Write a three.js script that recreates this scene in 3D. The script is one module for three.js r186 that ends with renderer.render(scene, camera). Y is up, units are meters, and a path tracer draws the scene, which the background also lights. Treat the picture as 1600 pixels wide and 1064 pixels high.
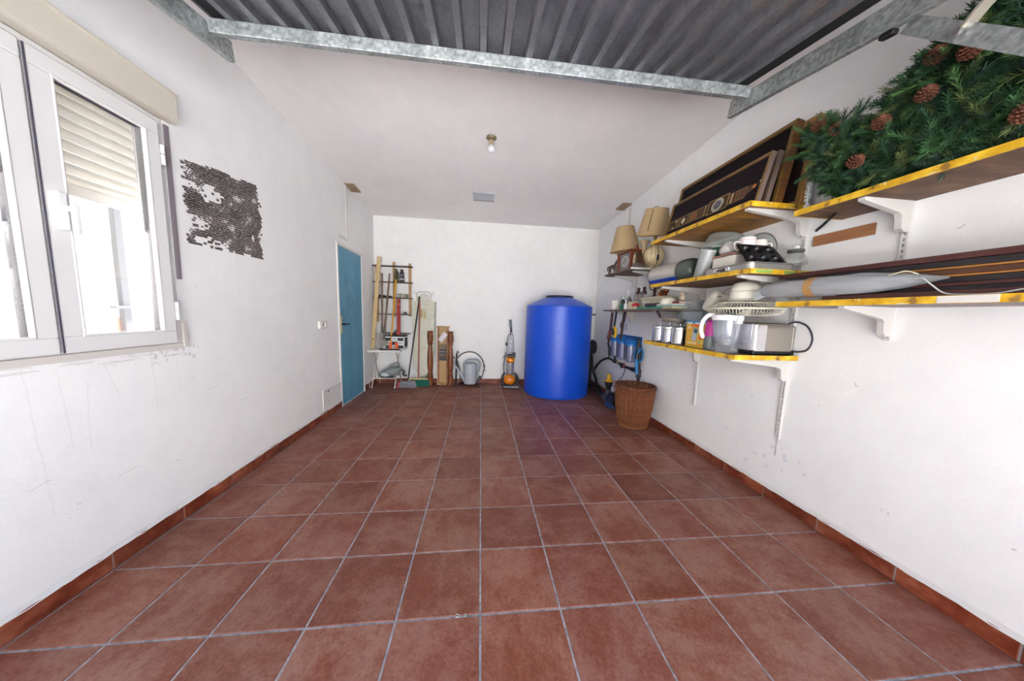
import * as THREE from 'three';
import { RoundedBoxGeometry } from 'three/addons/geometries/RoundedBoxGeometry.js';
import { mergeGeometries } from 'three/addons/utils/BufferGeometryUtils.js';
import { ImprovedNoise } from 'three/addons/math/ImprovedNoise.js';

// ---------------------------------------------------------------- camera, sky, sun, exposure
const scene = new THREE.Scene();
const camera = new THREE.PerspectiveCamera(2 * Math.atan(532 / 460.08) * 180 / Math.PI, 1600 / 1064, 0.02, 200);
camera.position.set(-0.0223, 1.2618, 1.1111);
camera.rotation.set(-0.1108, -0.1086, 0.0315, 'YXZ');
camera.setViewOffset(1600, 1064, 0, -9.56, 1600, 1064);      // the lens sits a little off the middle of the frame
camera.updateProjectionMatrix();
scene.background = new THREE.Color(0.44, 0.79, 1.45);
scene.backgroundIntensity = 0.65;
const sun = new THREE.DirectionalLight(new THREE.Color(0.99, 1.0, 1.045), 16);
sun.position.set(1.0, 9.5, -1.4); sun.target.position.set(0, 0, 0);
sun.shadow.mapSize.set(2048, 2048);
Object.assign(sun.shadow.camera, { left: -9, right: 9, top: 9, bottom: -9, near: 0.5, far: 40 });
scene.add(sun, sun.target);
const renderer = new THREE.WebGLRenderer({ antialias: true });
renderer.toneMapping = THREE.LinearToneMapping;
renderer.toneMappingExposure = 3.25;
renderer.shadowMap.enabled = true;

// ---------------------------------------------------------------- helpers
let seed = 7;
const rnd = () => { seed = (seed * 1664525 + 1013904223) >>> 0; return seed / 4294967296; };
const rr = (a, b) => a + (b - a) * rnd();
const V3 = (x, y, z) => new THREE.Vector3(x, y, z);
const taken = {};
function numbered(name) { const n = taken[name] = (taken[name] ?? -1) + 1; return n ? name + '_' + String(n).padStart(3, '0') : name; }
function tag(o, label, category, group) { o.userData.label = label; o.userData.category = category; if (group) o.userData.group = group; return o; }
function thing(name, label, category, [x, y, z] = [0, 0, 0], turn = 0, group) {
  const o = new THREE.Group(); o.name = numbered(name); o.position.set(x, y, z); o.rotation.y = turn; scene.add(o);
  return tag(o, label, category, group);
}
function struct(o) { o.userData.kind = 'structure'; return o; }
function setting(name, [x, y, z] = [0, 0, 0], turn = 0) { const o = new THREE.Group(); o.name = name; o.position.set(x, y, z); o.rotation.y = turn; scene.add(o); return struct(o); }
function part(name, geo, mat, parent = scene, label) {
  const g = Array.isArray(geo) ? merge(geo) : geo, m = new THREE.Mesh(g, mat);
  if (mat.userData.metric) metricUV(g, mat.userData.metric);
  m.name = parent === scene ? numbered(name) : name; parent.add(m);
  if (label) m.userData.label = label;
  return m;
}
function metricUV(g, s) {                                               // box mapping in metres
  const p = g.attributes.position, n = g.attributes.normal, u = g.attributes.uv;
  for (let i = 0; i < u.count; i++) { const ax = Math.abs(n.getX(i)), ay = Math.abs(n.getY(i)), az = Math.abs(n.getZ(i)); if (ax > ay && ax > az) u.setXY(i, p.getZ(i) / s, p.getY(i) / s); else if (ay > az) u.setXY(i, p.getX(i) / s, p.getZ(i) / s); else u.setXY(i, p.getX(i) / s, p.getY(i) / s); }
}
function merge(list) { return mergeGeometries(list.map((g) => { const h = g.index ? g.toNonIndexed() : g; for (const k of Object.keys(h.attributes)) if (!['position', 'normal', 'uv'].includes(k)) h.deleteAttribute(k); h.morphAttributes = {}; return h; })); }
function dup(root, [x, y, z], turn, label, group) {
  const r = root.clone(); r.userData = { ...root.userData }; r.name = numbered(root.name.replace(/_\d{3}$/, '')); r.position.set(x, y, z); if (turn !== undefined) r.rotation.y = turn; scene.add(r);
  if (label) r.userData.label = label; if (group) r.userData.group = group;
  return r;
}
const P = (g, x = 0, y = 0, z = 0, rx = 0, ry = 0, rz = 0) => { if (rx) g.rotateX(rx); if (rz) g.rotateZ(rz); if (ry) g.rotateY(ry); return g.translate(x, y, z); };
const box = (w, h, d, x = 0, y = 0, z = 0, r = Math.min(w, h, d) * 0.12, s = 1) => new RoundedBoxGeometry(w, h, d, s, Math.min(r, Math.min(w, h, d) * 0.49)).translate(x, y, z);
function ubox(w, h, d, x = 0, y = 0, z = 0) {                         // box with uv in metres
  const g = new THREE.BoxGeometry(w, h, d), u = g.attributes.uv, n = g.attributes.normal, p = g.attributes.position;
  for (let i = 0; i < u.count; i++) {
    const ax = Math.abs(n.getX(i)), ay = Math.abs(n.getY(i));
    if (ax > .5) u.setXY(i, p.getZ(i) + z, p.getY(i) + y); else if (ay > .5) u.setXY(i, p.getX(i) + x, p.getZ(i) + z); else u.setXY(i, p.getX(i) + x, p.getY(i) + y);
  }
  return g.translate(x, y, z);
}
const cyl = (r1, r2, h, x = 0, y = 0, z = 0, seg = 24, open = false) => new THREE.CylinderGeometry(r2, r1, h, seg, 1, open).translate(x, y + h / 2, z);   // r1 at the foot, r2 at the top
const sph = (r, x = 0, y = 0, z = 0, sx = 1, sy = 1, sz = 1, a = 20, b = 14) => new THREE.SphereGeometry(r, a, b).scale(sx, sy, sz).translate(x, y, z);
const lathe = (pts, seg = 32) => new THREE.LatheGeometry(pts.map(([r, y]) => new THREE.Vector2(Math.max(r, 0.0001), y)), seg);
function smoothProfile(pts, n = 40) { return new THREE.SplineCurve(pts.map(([r, y]) => new THREE.Vector2(r, y))).getPoints(n).map((v) => [v.x, v.y]); }
const tube = (pts, r, n = 24, seg = 8, closed = false) => new THREE.TubeGeometry(new THREE.CatmullRomCurve3(pts.map((p) => V3(...p)), closed, 'centripetal'), n, r, seg, closed);
function rod(a, b, r, seg = 12, r2 = r) {                               // capped straight rod from a to b
  const A = V3(...a), B = V3(...b), d = B.clone().sub(A), g = new THREE.CylinderGeometry(r2, r, d.length(), seg);
  g.translate(0, d.length() / 2, 0); g.applyQuaternion(new THREE.Quaternion().setFromUnitVectors(V3(0, 1, 0), d.normalize()));
  return g.translate(...a);
}
function beam(a, b, w, t, up = [0, 0, 1]) {                            // rectangular bar from a to b, w across, t along up
  const A = V3(...a), B = V3(...b), d = B.clone().sub(A), L = d.length(); d.normalize();
  const u = V3(...up); u.addScaledVector(d, -u.dot(d)).normalize(); const s = V3().crossVectors(d, u);
  const g = box(w, L, t, 0, L / 2, 0, Math.min(w, t) * .1); g.applyMatrix4(new THREE.Matrix4().makeBasis(s, d, u)); return g.translate(...a);
}
function shape(pts) { const s = new THREE.Shape(); pts.forEach(([x, y], i) => i ? s.lineTo(x, y) : s.moveTo(x, y)); s.closePath(); return s; }
function ext(pts, depth, bevel = 0, curve = 6) {
  const s = pts instanceof THREE.Shape ? pts : shape(pts);
  return new THREE.ExtrudeGeometry(s, { depth, bevelEnabled: bevel > 0, bevelSize: bevel, bevelThickness: bevel, bevelSegments: 2, curveSegments: curve });
}
// ---------------------------------------------------------------- textures and materials
const perlin = new ImprovedNoise();
const fbm = (x, y, z = 0, o = 4) => { let s = 0, a = .5, f = 1; for (let i = 0; i < o; i++) { s += a * perlin.noise(x * f, y * f, z + i * 7.3); a *= .5; f *= 2; } return s; };
function canvasTex(w, h, draw, srgb = true) {
  const c = document.createElement('canvas'); c.width = w; c.height = h; draw(c.getContext('2d'), w, h);
  const t = new THREE.CanvasTexture(c); t.wrapS = t.wrapT = THREE.RepeatWrapping; if (srgb) t.colorSpace = THREE.SRGBColorSpace; return t;
}
function noiseTex(n, fn, srgb = true) {                                 // fn(u, v) -> [r, g, b] in 0..255, wrapped by blending over the edges
  const d = new Uint8Array(n * n * 4);
  for (let j = 0; j < n; j++) for (let i = 0; i < n; i++) { const c = fn(i / n, j / n), k = (j * n + i) * 4; d[k] = c[0]; d[k + 1] = c[1]; d[k + 2] = c[2]; d[k + 3] = 255; }
  const t = new THREE.DataTexture(d, n, n); t.wrapS = t.wrapT = THREE.RepeatWrapping; t.magFilter = THREE.LinearFilter; t.minFilter = THREE.LinearMipmapLinearFilter; t.generateMipmaps = true;
  if (srgb) t.colorSpace = THREE.SRGBColorSpace; t.needsUpdate = true; return t;
}
const hash = (x, y, s) => { let h = (x * 374761393 + y * 668265263 + s * 974634721) | 0; h = Math.imul(h ^ (h >>> 13), 1274126177); return ((h ^ (h >>> 16)) >>> 0) / 2147483648 - 1; };
function pn(x, y, px, py, s) {                                           // value noise that repeats after px, py cells
  const i = Math.floor(x), j = Math.floor(y), f = x - i, g = y - j, u = f * f * (3 - 2 * f), v = g * g * (3 - 2 * g), X = (k) => ((k % px) + px) % px, Y = (k) => ((k % py) + py) % py;
  const a = hash(X(i), Y(j), s), b = hash(X(i + 1), Y(j), s), c = hash(X(i), Y(j + 1), s), d = hash(X(i + 1), Y(j + 1), s);
  return a + (b - a) * u + (c - a) * v + (a - b - c + d) * u * v;
}
const wrapN2 = (u, v, fu, fv, z = 0, o = 4) => { let s = 0, a = .5; fu = Math.max(1, Math.round(fu)); fv = Math.max(1, Math.round(fv)); for (let k = 0; k < o; k++) { s += a * pn(u * fu, v * fv, fu, fv, z * 17 + k * 31 + 3); a *= .52; fu *= 2; fv *= 2; } return s; };
const wrapN = (u, v, f, z = 0, o = 4) => wrapN2(u, v, f, f, z, o);
const cl = (x) => Math.max(0, Math.min(255, x));
const mats = {};
function mat(color, rough = .6, metal = 0, more) {
  const key = color + '|' + rough + '|' + metal; if (!more && mats[key]) return mats[key];
  const m = new (more && (more.transmission || more.clearcoat || more.sheen) ? THREE.MeshPhysicalMaterial : THREE.MeshStandardMaterial)({ color, roughness: rough, metalness: metal, ...more });
  if (!more) mats[key] = m; return m;
}
const grainTex = (base, dark, stretch = 14, f = 6) => noiseTex(256, (u, v) => {  // grain runs along u
  const n = wrapN2(u, v, 2, f * 2, 3) * .7 + wrapN2(u, v, 3, stretch * 5, 9, 3) * .8 + wrapN2(u, v, 24, 60, 5, 2) * .25, t = Math.max(0, Math.min(1, .55 + n * .8));
  return [0, 1, 2].map((i) => cl(dark[i] + (base[i] - dark[i]) * t));
});
const wood = (base, dark, rough = .55, sx = 4, sy = 1) => { const t = grainTex(base, dark, 8); t.repeat.set(sx, sy); return new THREE.MeshStandardMaterial({ map: t, roughness: rough }); };
const plasterBump = noiseTex(512, (u, v) => { const n = 128 + wrapN(u, v, 14, 2, 5) * 150 + wrapN(u, v, 60, 8, 3) * 60; return [cl(n), cl(n), cl(n)]; }, false);
function plasterTex(w, h, mw, mh, tint, marks) {                        // a wall's paint in real size: mw x mh metres
  const t = canvasTex(w, h, (c) => {
    const im = c.createImageData(w, h);
    for (let j = 0; j < h; j++) for (let i = 0; i < w; i++) {
      const x = i / w * mw, y = j / h * mh, n = fbm(x * 1.7, y * 1.7, tint[0]) * 7 + fbm(x * 9, y * 7, 4, 3) * 5 + (((i * 73856093 ^ j * 19349663) >>> 3) % 9 - 4) * .5, k = (j * w + i) * 4;
      for (let q = 0; q < 3; q++) im.data[k + q] = cl(tint[q] + n * (q === 2 ? .9 : 1)); im.data[k + 3] = 255;
    }
    c.putImageData(im, 0, 0); c.setTransform(w / mw, 0, 0, -h / mh, 0, h); if (marks) marks(c);
  });
  t.repeat.set(1 / mw, 1 / mh); return t;
}
function scribble(c, x, y, dx, dy, wd, col, n = 14, jit = .01) { c.strokeStyle = col; c.lineWidth = wd; c.beginPath(); c.moveTo(x, y); for (let i = 1; i <= n; i++) c.lineTo(x + dx * i / n + rr(-jit, jit), y + dy * i / n + rr(-jit, jit)); c.stroke(); }
function specks(c, n, x0, x1, y0, y1, r0, r1, col) { c.fillStyle = col; for (let i = 0; i < n; i++) { const r = rr(r0, r1); c.beginPath(); c.ellipse(rr(x0, x1), rr(y0, y1), r, r * rr(.4, 1), rr(0, 3), 0, 7); c.fill(); } }

const zinc = (() => {
  const t = noiseTex(256, (u, v) => { const n = 172 + wrapN(u, v, 40, 3, 4) * 50 + wrapN(u, v, 8, 1, 2) * 26; return [cl(n - 3), cl(n + 2), cl(n)]; });
  const m = new THREE.MeshStandardMaterial({ map: t, metalness: .7, roughness: .45 }); m.userData.metric = .5; return m;
})();
const steel = mat(0xd2d2d4, .22, 1), steelDull = mat(0xb4b2ae, .38, .9), chrome = mat(0xe8e8ea, .08, 1);
const black = mat(0x141416, .45), blackShiny = mat(0x0f0f12, .2), rubber = mat(0x1b1b1d, .7), white = mat(0xeeeeec, .35), offWhite = mat(0xe2dcca, .5), grey = mat(0x8d9196, .5), midGrey = mat(0x6b6e72, .5);
const glassClear = () => new THREE.MeshPhysicalMaterial({ color: 0xffffff, roughness: .03, transmission: 1, thickness: 0, ior: 1.45 });
const glassPane = glassClear();

// ---------------------------------------------------------------- the room
const XR = 2.056, ZB = -4.12, ZF = 1.86, LA = .0154;                      // right wall, back wall, front wall; the left wall is turned by LA
const LX = (z) => -1.737 + LA * z;
const LW = (z, y, off = 0) => [LX(z) + off, y, z + off * -LA];
const ceilY = (z) => 2.79 + .054 * (z - ZB);

{ // terracotta floor: every tile by itself in pale cement joints
  const floor = setting('floor');
  const jt = noiseTex(256, (u, v) => { const n = wrapN(u, v, 30, 2, 4) * 46; return [cl(158 + n), cl(158 + n), cl(166 + n)]; });
  jt.repeat.set(2, 2);
  part('joint_bed', ubox(4.3, .12, 6.3, .13, -.0635, -1.12), new THREE.MeshStandardMaterial({ map: jt, roughness: .85 }), floor);
  const col = noiseTex(1024, (u, v) => {
    const a = wrapN2(u, v, 7, 10, 1, 5), b = wrapN2(u, v, 22, 34, 6, 4), c = wrapN(u, v, 150, 11, 2), n = a * .8 + b * .55 + c * .3;
    const s = 0;
    const w = Math.max(0, Math.min(1, .5 + n * 1.1)), e = c * 10; return [cl(129 + w * 22 + e), cl(74 + w * 33 + e), cl(57 + w * 35 + e)];
  });
  const rgh = noiseTex(512, (u, v) => { const n = wrapN(u, v, 12, 4, 4) * 26 + wrapN(u, v, 60, 9, 3) * 20; return [0, cl(118 + n), 0]; }, false);
  const bmp = noiseTex(512, (u, v) => { const n = 128 + wrapN(u, v, 16, 14, 4) * 110; return [cl(n), cl(n), cl(n)]; }, false);
  const tints = [0xffffff, 0xf1ebe6, 0xfff4ee, 0xeae2e0, 0xf8f0f2].map((c) => new THREE.MeshPhysicalMaterial({ map: col, roughnessMap: rgh, roughness: 1, specularIntensity: .72, bumpMap: bmp, bumpScale: .0008, color: c }));
  const T = .345, J = .0085, s = (T - J) / 2, b = .0025;
  const pts = [[-s, -.006], [-s, -b], [-s + b, 0], [s - b, 0], [s, -b], [s, -.006]];
  const kinds = [];
  for (let k = 0; k < 16; k++) {                                     // bevelled tile with its own stretch of the clay texture
    const g = new THREE.BufferGeometry(), pos = [], uv = [], q = [[-s, -s], [s, -s], [s, s], [-s, s]], i = s - b, qi = [[-i, -i], [i, -i], [i, i], [-i, i]], ox = rnd(), oy = rnd();
    const push = (...v) => { for (const [x, y, z] of v) { pos.push(x, y, z); uv.push(x / 1.3 + ox, z / 1.3 + oy); } };
    const Q = (a, b2, c, d) => push(a, c, b2, a, d, c);
    Q([...[qi[0][0], 0, qi[0][1]]], [qi[1][0], 0, qi[1][1]], [qi[2][0], 0, qi[2][1]], [qi[3][0], 0, qi[3][1]]);
    for (let e = 0; e < 4; e++) { const f = (e + 1) % 4; Q([q[e][0], -b, q[e][1]], [q[f][0], -b, q[f][1]], [qi[f][0], 0, qi[f][1]], [qi[e][0], 0, qi[e][1]]); Q([q[e][0], -.006, q[e][1]], [q[f][0], -.006, q[f][1]], [q[f][0], -b, q[f][1]], [q[e][0], -b, q[e][1]]); }
    g.setAttribute('position', new THREE.Float32BufferAttribute(pos, 3)); g.setAttribute('uv', new THREE.Float32BufferAttribute(uv, 2)); g.computeVertexNormals(); kinds.push(g);
  }
  for (let c = -6; c <= 5; c++) for (let r = -6; r < 12; r++) {
    const x = (c + .5) * T, z = -(r + .5) * T;
    if (c === -6) {                                                    // the cut strip along the left wall
      const x1 = -5 * T - J / 2, x0 = LX(z) + .002;
      if (x1 - x0 > .008) part('tile', ubox(x1 - x0, .006, T - J, (x0 + x1) / 2, -.003, z), tints[(r + 9) % 5], floor);
      continue;
    }
    const m = part('tile', kinds[Math.floor(rnd() * 16)], tints[Math.floor(rnd() * 5)], floor);
    m.position.set(x, 0, z); m.rotation.y = Math.floor(rnd() * 4) * Math.PI / 2 + rr(-.002, .002);
  }
}
{ // walls and ceiling with real thickness
  const wm = (tex) => new THREE.MeshStandardMaterial({ map: tex, roughness: .82, bumpMap: plasterBump, bumpScale: .0012 });
  const sT = (g, ox = 0, oy = 0) => { const u = g.attributes.uv; for (let i = 0; i < u.count; i++) u.setXY(i, u.getX(i) + ox, u.getY(i) + oy); return g; };
  // left wall, in its own frame: shape x runs along -z, thickness goes outward
  const L = new THREE.Shape([[-2.1, -.1], [4.3, -.1], [4.3, 3.2], [-2.1, 3.2]].map((p) => new THREE.Vector2(...p)));
  const hole = (x0, x1, y0, y1) => { const p = new THREE.Path(); p.moveTo(x0, y0); p.lineTo(x0, y1); p.lineTo(x1, y1); p.lineTo(x1, y0); p.closePath(); return p; };
  L.holes.push(hole(-.33, .79, 1.03, 2.36), hole(2.786, 3.548, .0, 2.06));
  const lt = plasterTex(2048, 1024, 6, 3.2, [247, 245, 242], (c) => {
    c.globalAlpha = .5; for (const [x, y, dy] of [[.17, 1.0, -.62], [.06, .75, -.5], [-.05, .9, -.6], [.26, .98, -.35], [.42, .97, -.2], [.62, .98, -.3], [.75, 1.0, -.25], [.35, .9, -.3]]) scribble(c, x + 1.6, y + .1, rr(-.02, .05), dy, .004, 'rgba(196,192,196,.34)', 20, .003);
    c.globalAlpha = .9; specks(c, 5, 1.84, 1.88, .44, .5, .0015, .004, 'rgba(186,184,190,.5)');
    specks(c, 60, 1.6, 5.6, .2, 2.4, .001, .004, 'rgba(120,116,112,.5)');
    specks(c, 26, 2.2, 2.5, 1.03, 1.12, .004, .012, 'rgba(168,158,150,.35)');
    for (let i = 0; i < 22; i++) scribble(c, rr(1.6, 2.4), rr(1.06, 1.13), rr(.03, .16), rr(-.006, .006), rr(.002, .005), 'rgba(190,182,172,.4)', 6, .004);
    for (let i = 0; i < 14; i++) scribble(c, rr(1.7, 5), rr(.3, 1), rr(.02, .1), rr(-.01, .01), .002, 'rgba(170,168,170,.5)', 5, .004);
    specks(c, 20, 3.95, 4.1, .6, .95, .004, .012, 'rgba(182,180,196,.4)');
  });
  const lw = part('wall_left', sT(ext(L, .24), 1.6, .1), wm(lt)); struct(lw);
  lw.position.set(-1.737, 0, 0); lw.rotation.y = Math.PI / 2 + LA; lw.translateZ(-.24);
  // right wall
  const rt = plasterTex(2048, 1024, 6, 3.2, [246, 246, 245], (c) => {
    specks(c, 70, .2, 5.6, .2, 2.9, .001, .004, 'rgba(120,120,120,.5)');
    for (let i = 0; i < 12; i++) scribble(c, rr(.4, 3), rr(.4, 2.2), rr(-.03, .03), rr(-.03, .03), .0025, 'rgba(130,128,126,.6)', 4, .004);
    for (let k = 0; k < 4; k++) scribble(c, 1.6 + .65 + .008 + k * .002, .1 + .66, -.003, -.33, .0016, 'rgba(70,70,66,.6)', 40, .003);
    specks(c, 16, 2.1, 2.7, .2, .5, .006, .02, 'rgba(214,217,228,.5)');
    for (let k = 0; k < 10; k++) scribble(c, 3.6 + rr(0, .3), .35 + rr(0, .1), rr(.05, .12), rr(-.04, 0), .004, 'rgba(150,170,200,.35)', 6, .008);
  });
  const R = shape([[-2.1, -.1], [4.36, -.1], [4.36, 3.3], [-2.1, 3.3]]);
  const rw = part('wall_right', sT(ext(R, .24), 1.6, .1), wm(rt)); struct(rw); rw.position.set(XR, 0, 0); rw.rotation.y = Math.PI / 2;
  const bt = plasterTex(1024, 1024, 4.6, 3.2, [249, 247, 243], (c) => { specks(c, 50, .2, 4.4, .2, 2.8, .001, .004, 'rgba(110,106,100,.6)'); for (let i = 0; i < 8; i++) scribble(c, rr(.4, 4), rr(.4, 2.6), rr(-.03, .03), rr(-.02, .02), .002, 'rgba(150,146,140,.5)', 4, .004); });
  const bw = part('wall_back', sT(ubox(4.6, 3.3, .24, .1, 1.55, ZB - .12), 2.3, .1), wm(bt)); struct(bw);
  // front wall with the garage opening
  const F = shape([[-2.3, -.1], [2.36, -.1], [2.36, 3.4], [-2.3, 3.4]]); F.holes.push(hole(-1.42, 1.6, 0.001, 2.22));
  const fw = part('wall_front', sT(ext(F, .24), 2.3, .1), wm(bt)); struct(fw); fw.position.z = ZF;
  // ceiling, sloping up a little towards the opening
  const ct = plasterTex(1024, 1024, 4.6, 6.4, [246, 241, 237], (c) => { for (let i = 0; i < 60; i++) { c.fillStyle = 'rgba(240,236,230,.10)'; c.beginPath(); c.ellipse(rr(0, 4.6), rr(0, 6.4), rr(.1, .5), rr(.03, .16), rr(-.4, .4), 0, 7); c.fill(); } });
  const cg = ubox(4.6, .2, 6.8, .1, .1, 0); sT(cg, 2.3, 3.2);
  const ce = part('ceiling', cg, wm(ct)); struct(ce); ce.position.set(0, ceilY(-1.15), -1.15); ce.rotation.x = -Math.atan(.054);
}
{ // skirting of cut tiles along the three walls
  const t = noiseTex(256, (u, v) => { const n = wrapN(u, v, 9, 31, 5) * 50 + wrapN(u, v, 40, 3, 3) * 24; return [cl(134 + n), cl(68 + n), cl(46 + n * .9)]; });
  const ms = [0xffffff, 0xece4e0, 0xfff2e8].map((c) => new THREE.MeshStandardMaterial({ map: t, roughness: .45, color: c }));
  const jm = mat(0xa29c9a, .9), fm = mat(0xdedcda, .85);
  const T = .345, H = .083;
  const gs = [0, 1, 2, 3].map((k) => { const g = box(T - .007, H, .011, 0, H / 2, 0, .003); const u = g.attributes.uv; for (let i = 0; i < u.count; i++) u.setXY(i, u.getX(i) * .3 + k * .23, u.getY(i) * .1 + k * .31); return g; });
  const run = (name, n, at, turn, skip) => {
    const o = setting(name);
    for (let i = 0; i < n; i++) { const p = at(i); if (skip && skip(p)) continue; const m = part('skirting_tile', gs[i % 4], ms[(i * 7 + 1) % 3], o); m.position.set(p[0], rr(-.0005, .003), p[2]); m.rotation.y = turn; }
    return o;
  };
  const bl = run('baseboard_left', 18, (i) => LW(1.545 - i * T, 0, .006), Math.PI / 2 + LA, (p) => p[2] < -2.62 && p[2] > -3.7);
  part('skirting_tile', box(.07, H, .011, 0, H / 2, 0, .003), ms[0], bl).position.set(...LW(-2.74, 0, .006)); bl.children.at(-1).rotation.y = Math.PI / 2 + LA;
  part('skirting_tile', box(.19, H, .011, 0, H / 2, 0, .003), ms[1], bl).position.set(...LW(-3.65, 0, .006)); bl.children.at(-1).rotation.y = Math.PI / 2 + LA;
  part('joint_bed', [box(4.1, H - .006, .008, 0, (H - .006) / 2, 0, .001).rotateY(Math.PI / 2 + LA).translate(...LW(-.7, 0, .003))], jm, bl);
  const br = run('baseboard_right', 17, (i) => [XR - .006, 0, 1.545 - i * T], Math.PI / 2);
  part('joint_bed', box(.008, H - .006, 5.3, XR - .003, (H - .006) / 2, -1.4, .001), jm, br);
  const bb = run('baseboard_back', 11, (i) => [-1.62 + i * T, 0, ZB + .006], 0);
  part('joint_bed', box(3.8, H - .006, .008, .14, (H - .006) / 2, ZB + .003, .001), jm, bb);
  // ragged plaster lip above the skirting
  for (const [o, f, z0, z1] of [[bl, (z, y, k) => LW(z, y, k), 1.2, -2.72], [br, (z, y, k) => [XR - k, y, z], 1.2, -4.0]]) {
    const pos = [], step = .03; let last;
    for (let z = z0; z > z1; z -= step) { const y0 = H - .004 + fbm(z * 9, 3, 1, 3) * .016, y1 = H + .018 + fbm(z * 6, 8, 2, 3) * .02, c = [f(z, y0, .0135), f(z, y1, .001)]; if (last) pos.push(...last[0], ...c[0], ...c[1], ...last[0], ...c[1], ...last[1]); last = c; }
    const g = new THREE.BufferGeometry(); g.setAttribute('position', new THREE.Float32BufferAttribute(pos, 3)); g.setAttribute('uv', new THREE.Float32BufferAttribute(new Array(pos.length / 3 * 2).fill(0), 2)); g.computeVertexNormals();
    part('plaster_lip', g, new THREE.MeshStandardMaterial({ color: 0xdedcda, roughness: .85, side: THREE.DoubleSide }), o);
  }
}
{ // window_1: two sashes, roller shutter half down, shutter box above
  const w = setting('window_1', LW(0, 0, 0), LA), pvc = mat(0xe9e6e2, .3), cream = mat(0xd9d0c0, .5), gap = mat(0x4a4652, .6), seal = mat(0x3d3944, .6);
  const fr = (x, y0, y1, z0, z1, b, d, r = .006) => [box(d, b, z0 - z1, x, y0 + b / 2, (z0 + z1) / 2, r), box(d, b, z0 - z1, x, y1 - b / 2, (z0 + z1) / 2, r), box(d, y1 - y0 - 2 * b + .012, b, x, (y0 + y1) / 2, z0 - b / 2, r), box(d, y1 - y0 - 2 * b + .012, b, x, (y0 + y1) / 2, z1 + b / 2, r)];
  part('window_frame', fr(-.03, 1.031, 2.24, .325, -.787, .05, .06), pvc, w);
  for (const [z0, z1, act] of [[.272, -.2602, 0], [-.2668, -.735, 1]]) {
    const s = part('sash', fr(.006, 1.04, 2.204, z0, z1, .072, .056, .01), pvc, w);
    const gz0 = z0 - .07, gz1 = z1 + .07;
    part('seal', fr(.001, 1.108, 2.136, gz0 + .004, gz1 - .004, .006, .03, .001), seal, s);
    part('glass', ubox(.006, 1.03, gz0 - gz1, -.004, 1.622, (gz0 + gz1) / 2), glassPane, s);
    part('glazing_bead', fr(.026, 1.104, 2.14, gz0 + .008, gz1 - .008, .014, .02, .007), pvc, s);
    if (act) {
      part('handle', [box(.016, .15, .03, .044, 1.615, -.305, .006, 2), P(cyl(.011, .011, .045, 0, 0, 0, 14), .045, 1.625, -.305, 0, 0, -Math.PI / 2), box(.018, .12, .022, .085, 1.585, -.308, .008, 2)], mat(0xf1efec, .25), s);
      for (const y of [1.17, 1.99]) part('hinge', [cyl(.009, .009, .05, .034, y, z1 - .006, 12), cyl(.009, .009, .045, .034, y + .054, z1 - .006, 12)], white, s);
    }
  }
  part('sash_gasket', box(.004, 1.15, .0055, .035, 1.62, -.2634, .001), gap, w); part('sash_gap', ubox(.01, 1.16, .006, -.004, 1.62, -.2635), gap, w);
  const sh = part('roller_shutter', [ubox(.02, 1.4, .02, -.125, 1.7, .31), ubox(.02, 1.4, .02, -.125, 1.7, -.765)], pvc, w);
  const slatG = (() => { const s = []; for (let i = 0; i <= 8; i++) { const a = i / 8; s.push([Math.sin(a * Math.PI) * .009, a * .047]); } s.push([-.004, .046], [-.004, 0.001]); return ext(s, 1.05).translate(0, 0, -.525); })();
  const slatM = new THREE.MeshPhysicalMaterial({ color: 0xf0ece0, roughness: .9, transmission: .16, thickness: 0 });
  for (let k = 0; k < 12; k++) { const m = part('slat', slatG, slatM, sh); m.position.set(-.12, 1.775 + k * .048, -.228); }
  part('slat', box(.014, .05, 1.05, -.118, 1.752, -.228, .003), mat(0xeeeae0, .5), sh);
  part('shutter_box', [box(.07, .142, 1.2, .012, 2.322, -.232, .006), box(.05, .014, 1.21, .03, 2.386, -.232, .003), box(.05, .01, 1.19, .02, 2.246, -.232, .002)], cream, w);
  part('shutter_cavity', [ubox(.2, .02, 1.12, -.13, 2.37, -.23), ubox(.02, .16, 1.12, -.235, 2.29, -.23)], mat(0x8a8378, .8), w);
  part('strap_guide', [ubox(.012, .82, .022, .003, 1.81, -.803), ubox(.008, .8, .014, .006, 1.8, -.803)], mat(0x8b8086, .7), w);
  part('strap_slot', [ubox(.004, .012, .02, .004, 1.14, -.808), ubox(.03, .14, .02, .004, 1.085, -.795)], mat(0xd2cac0, .6), w);
  part('sill', ubox(.26, .03, 1.12, -.12, 1.02, -.23), mat(0xd8d2ca, .7), w);
}
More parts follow.
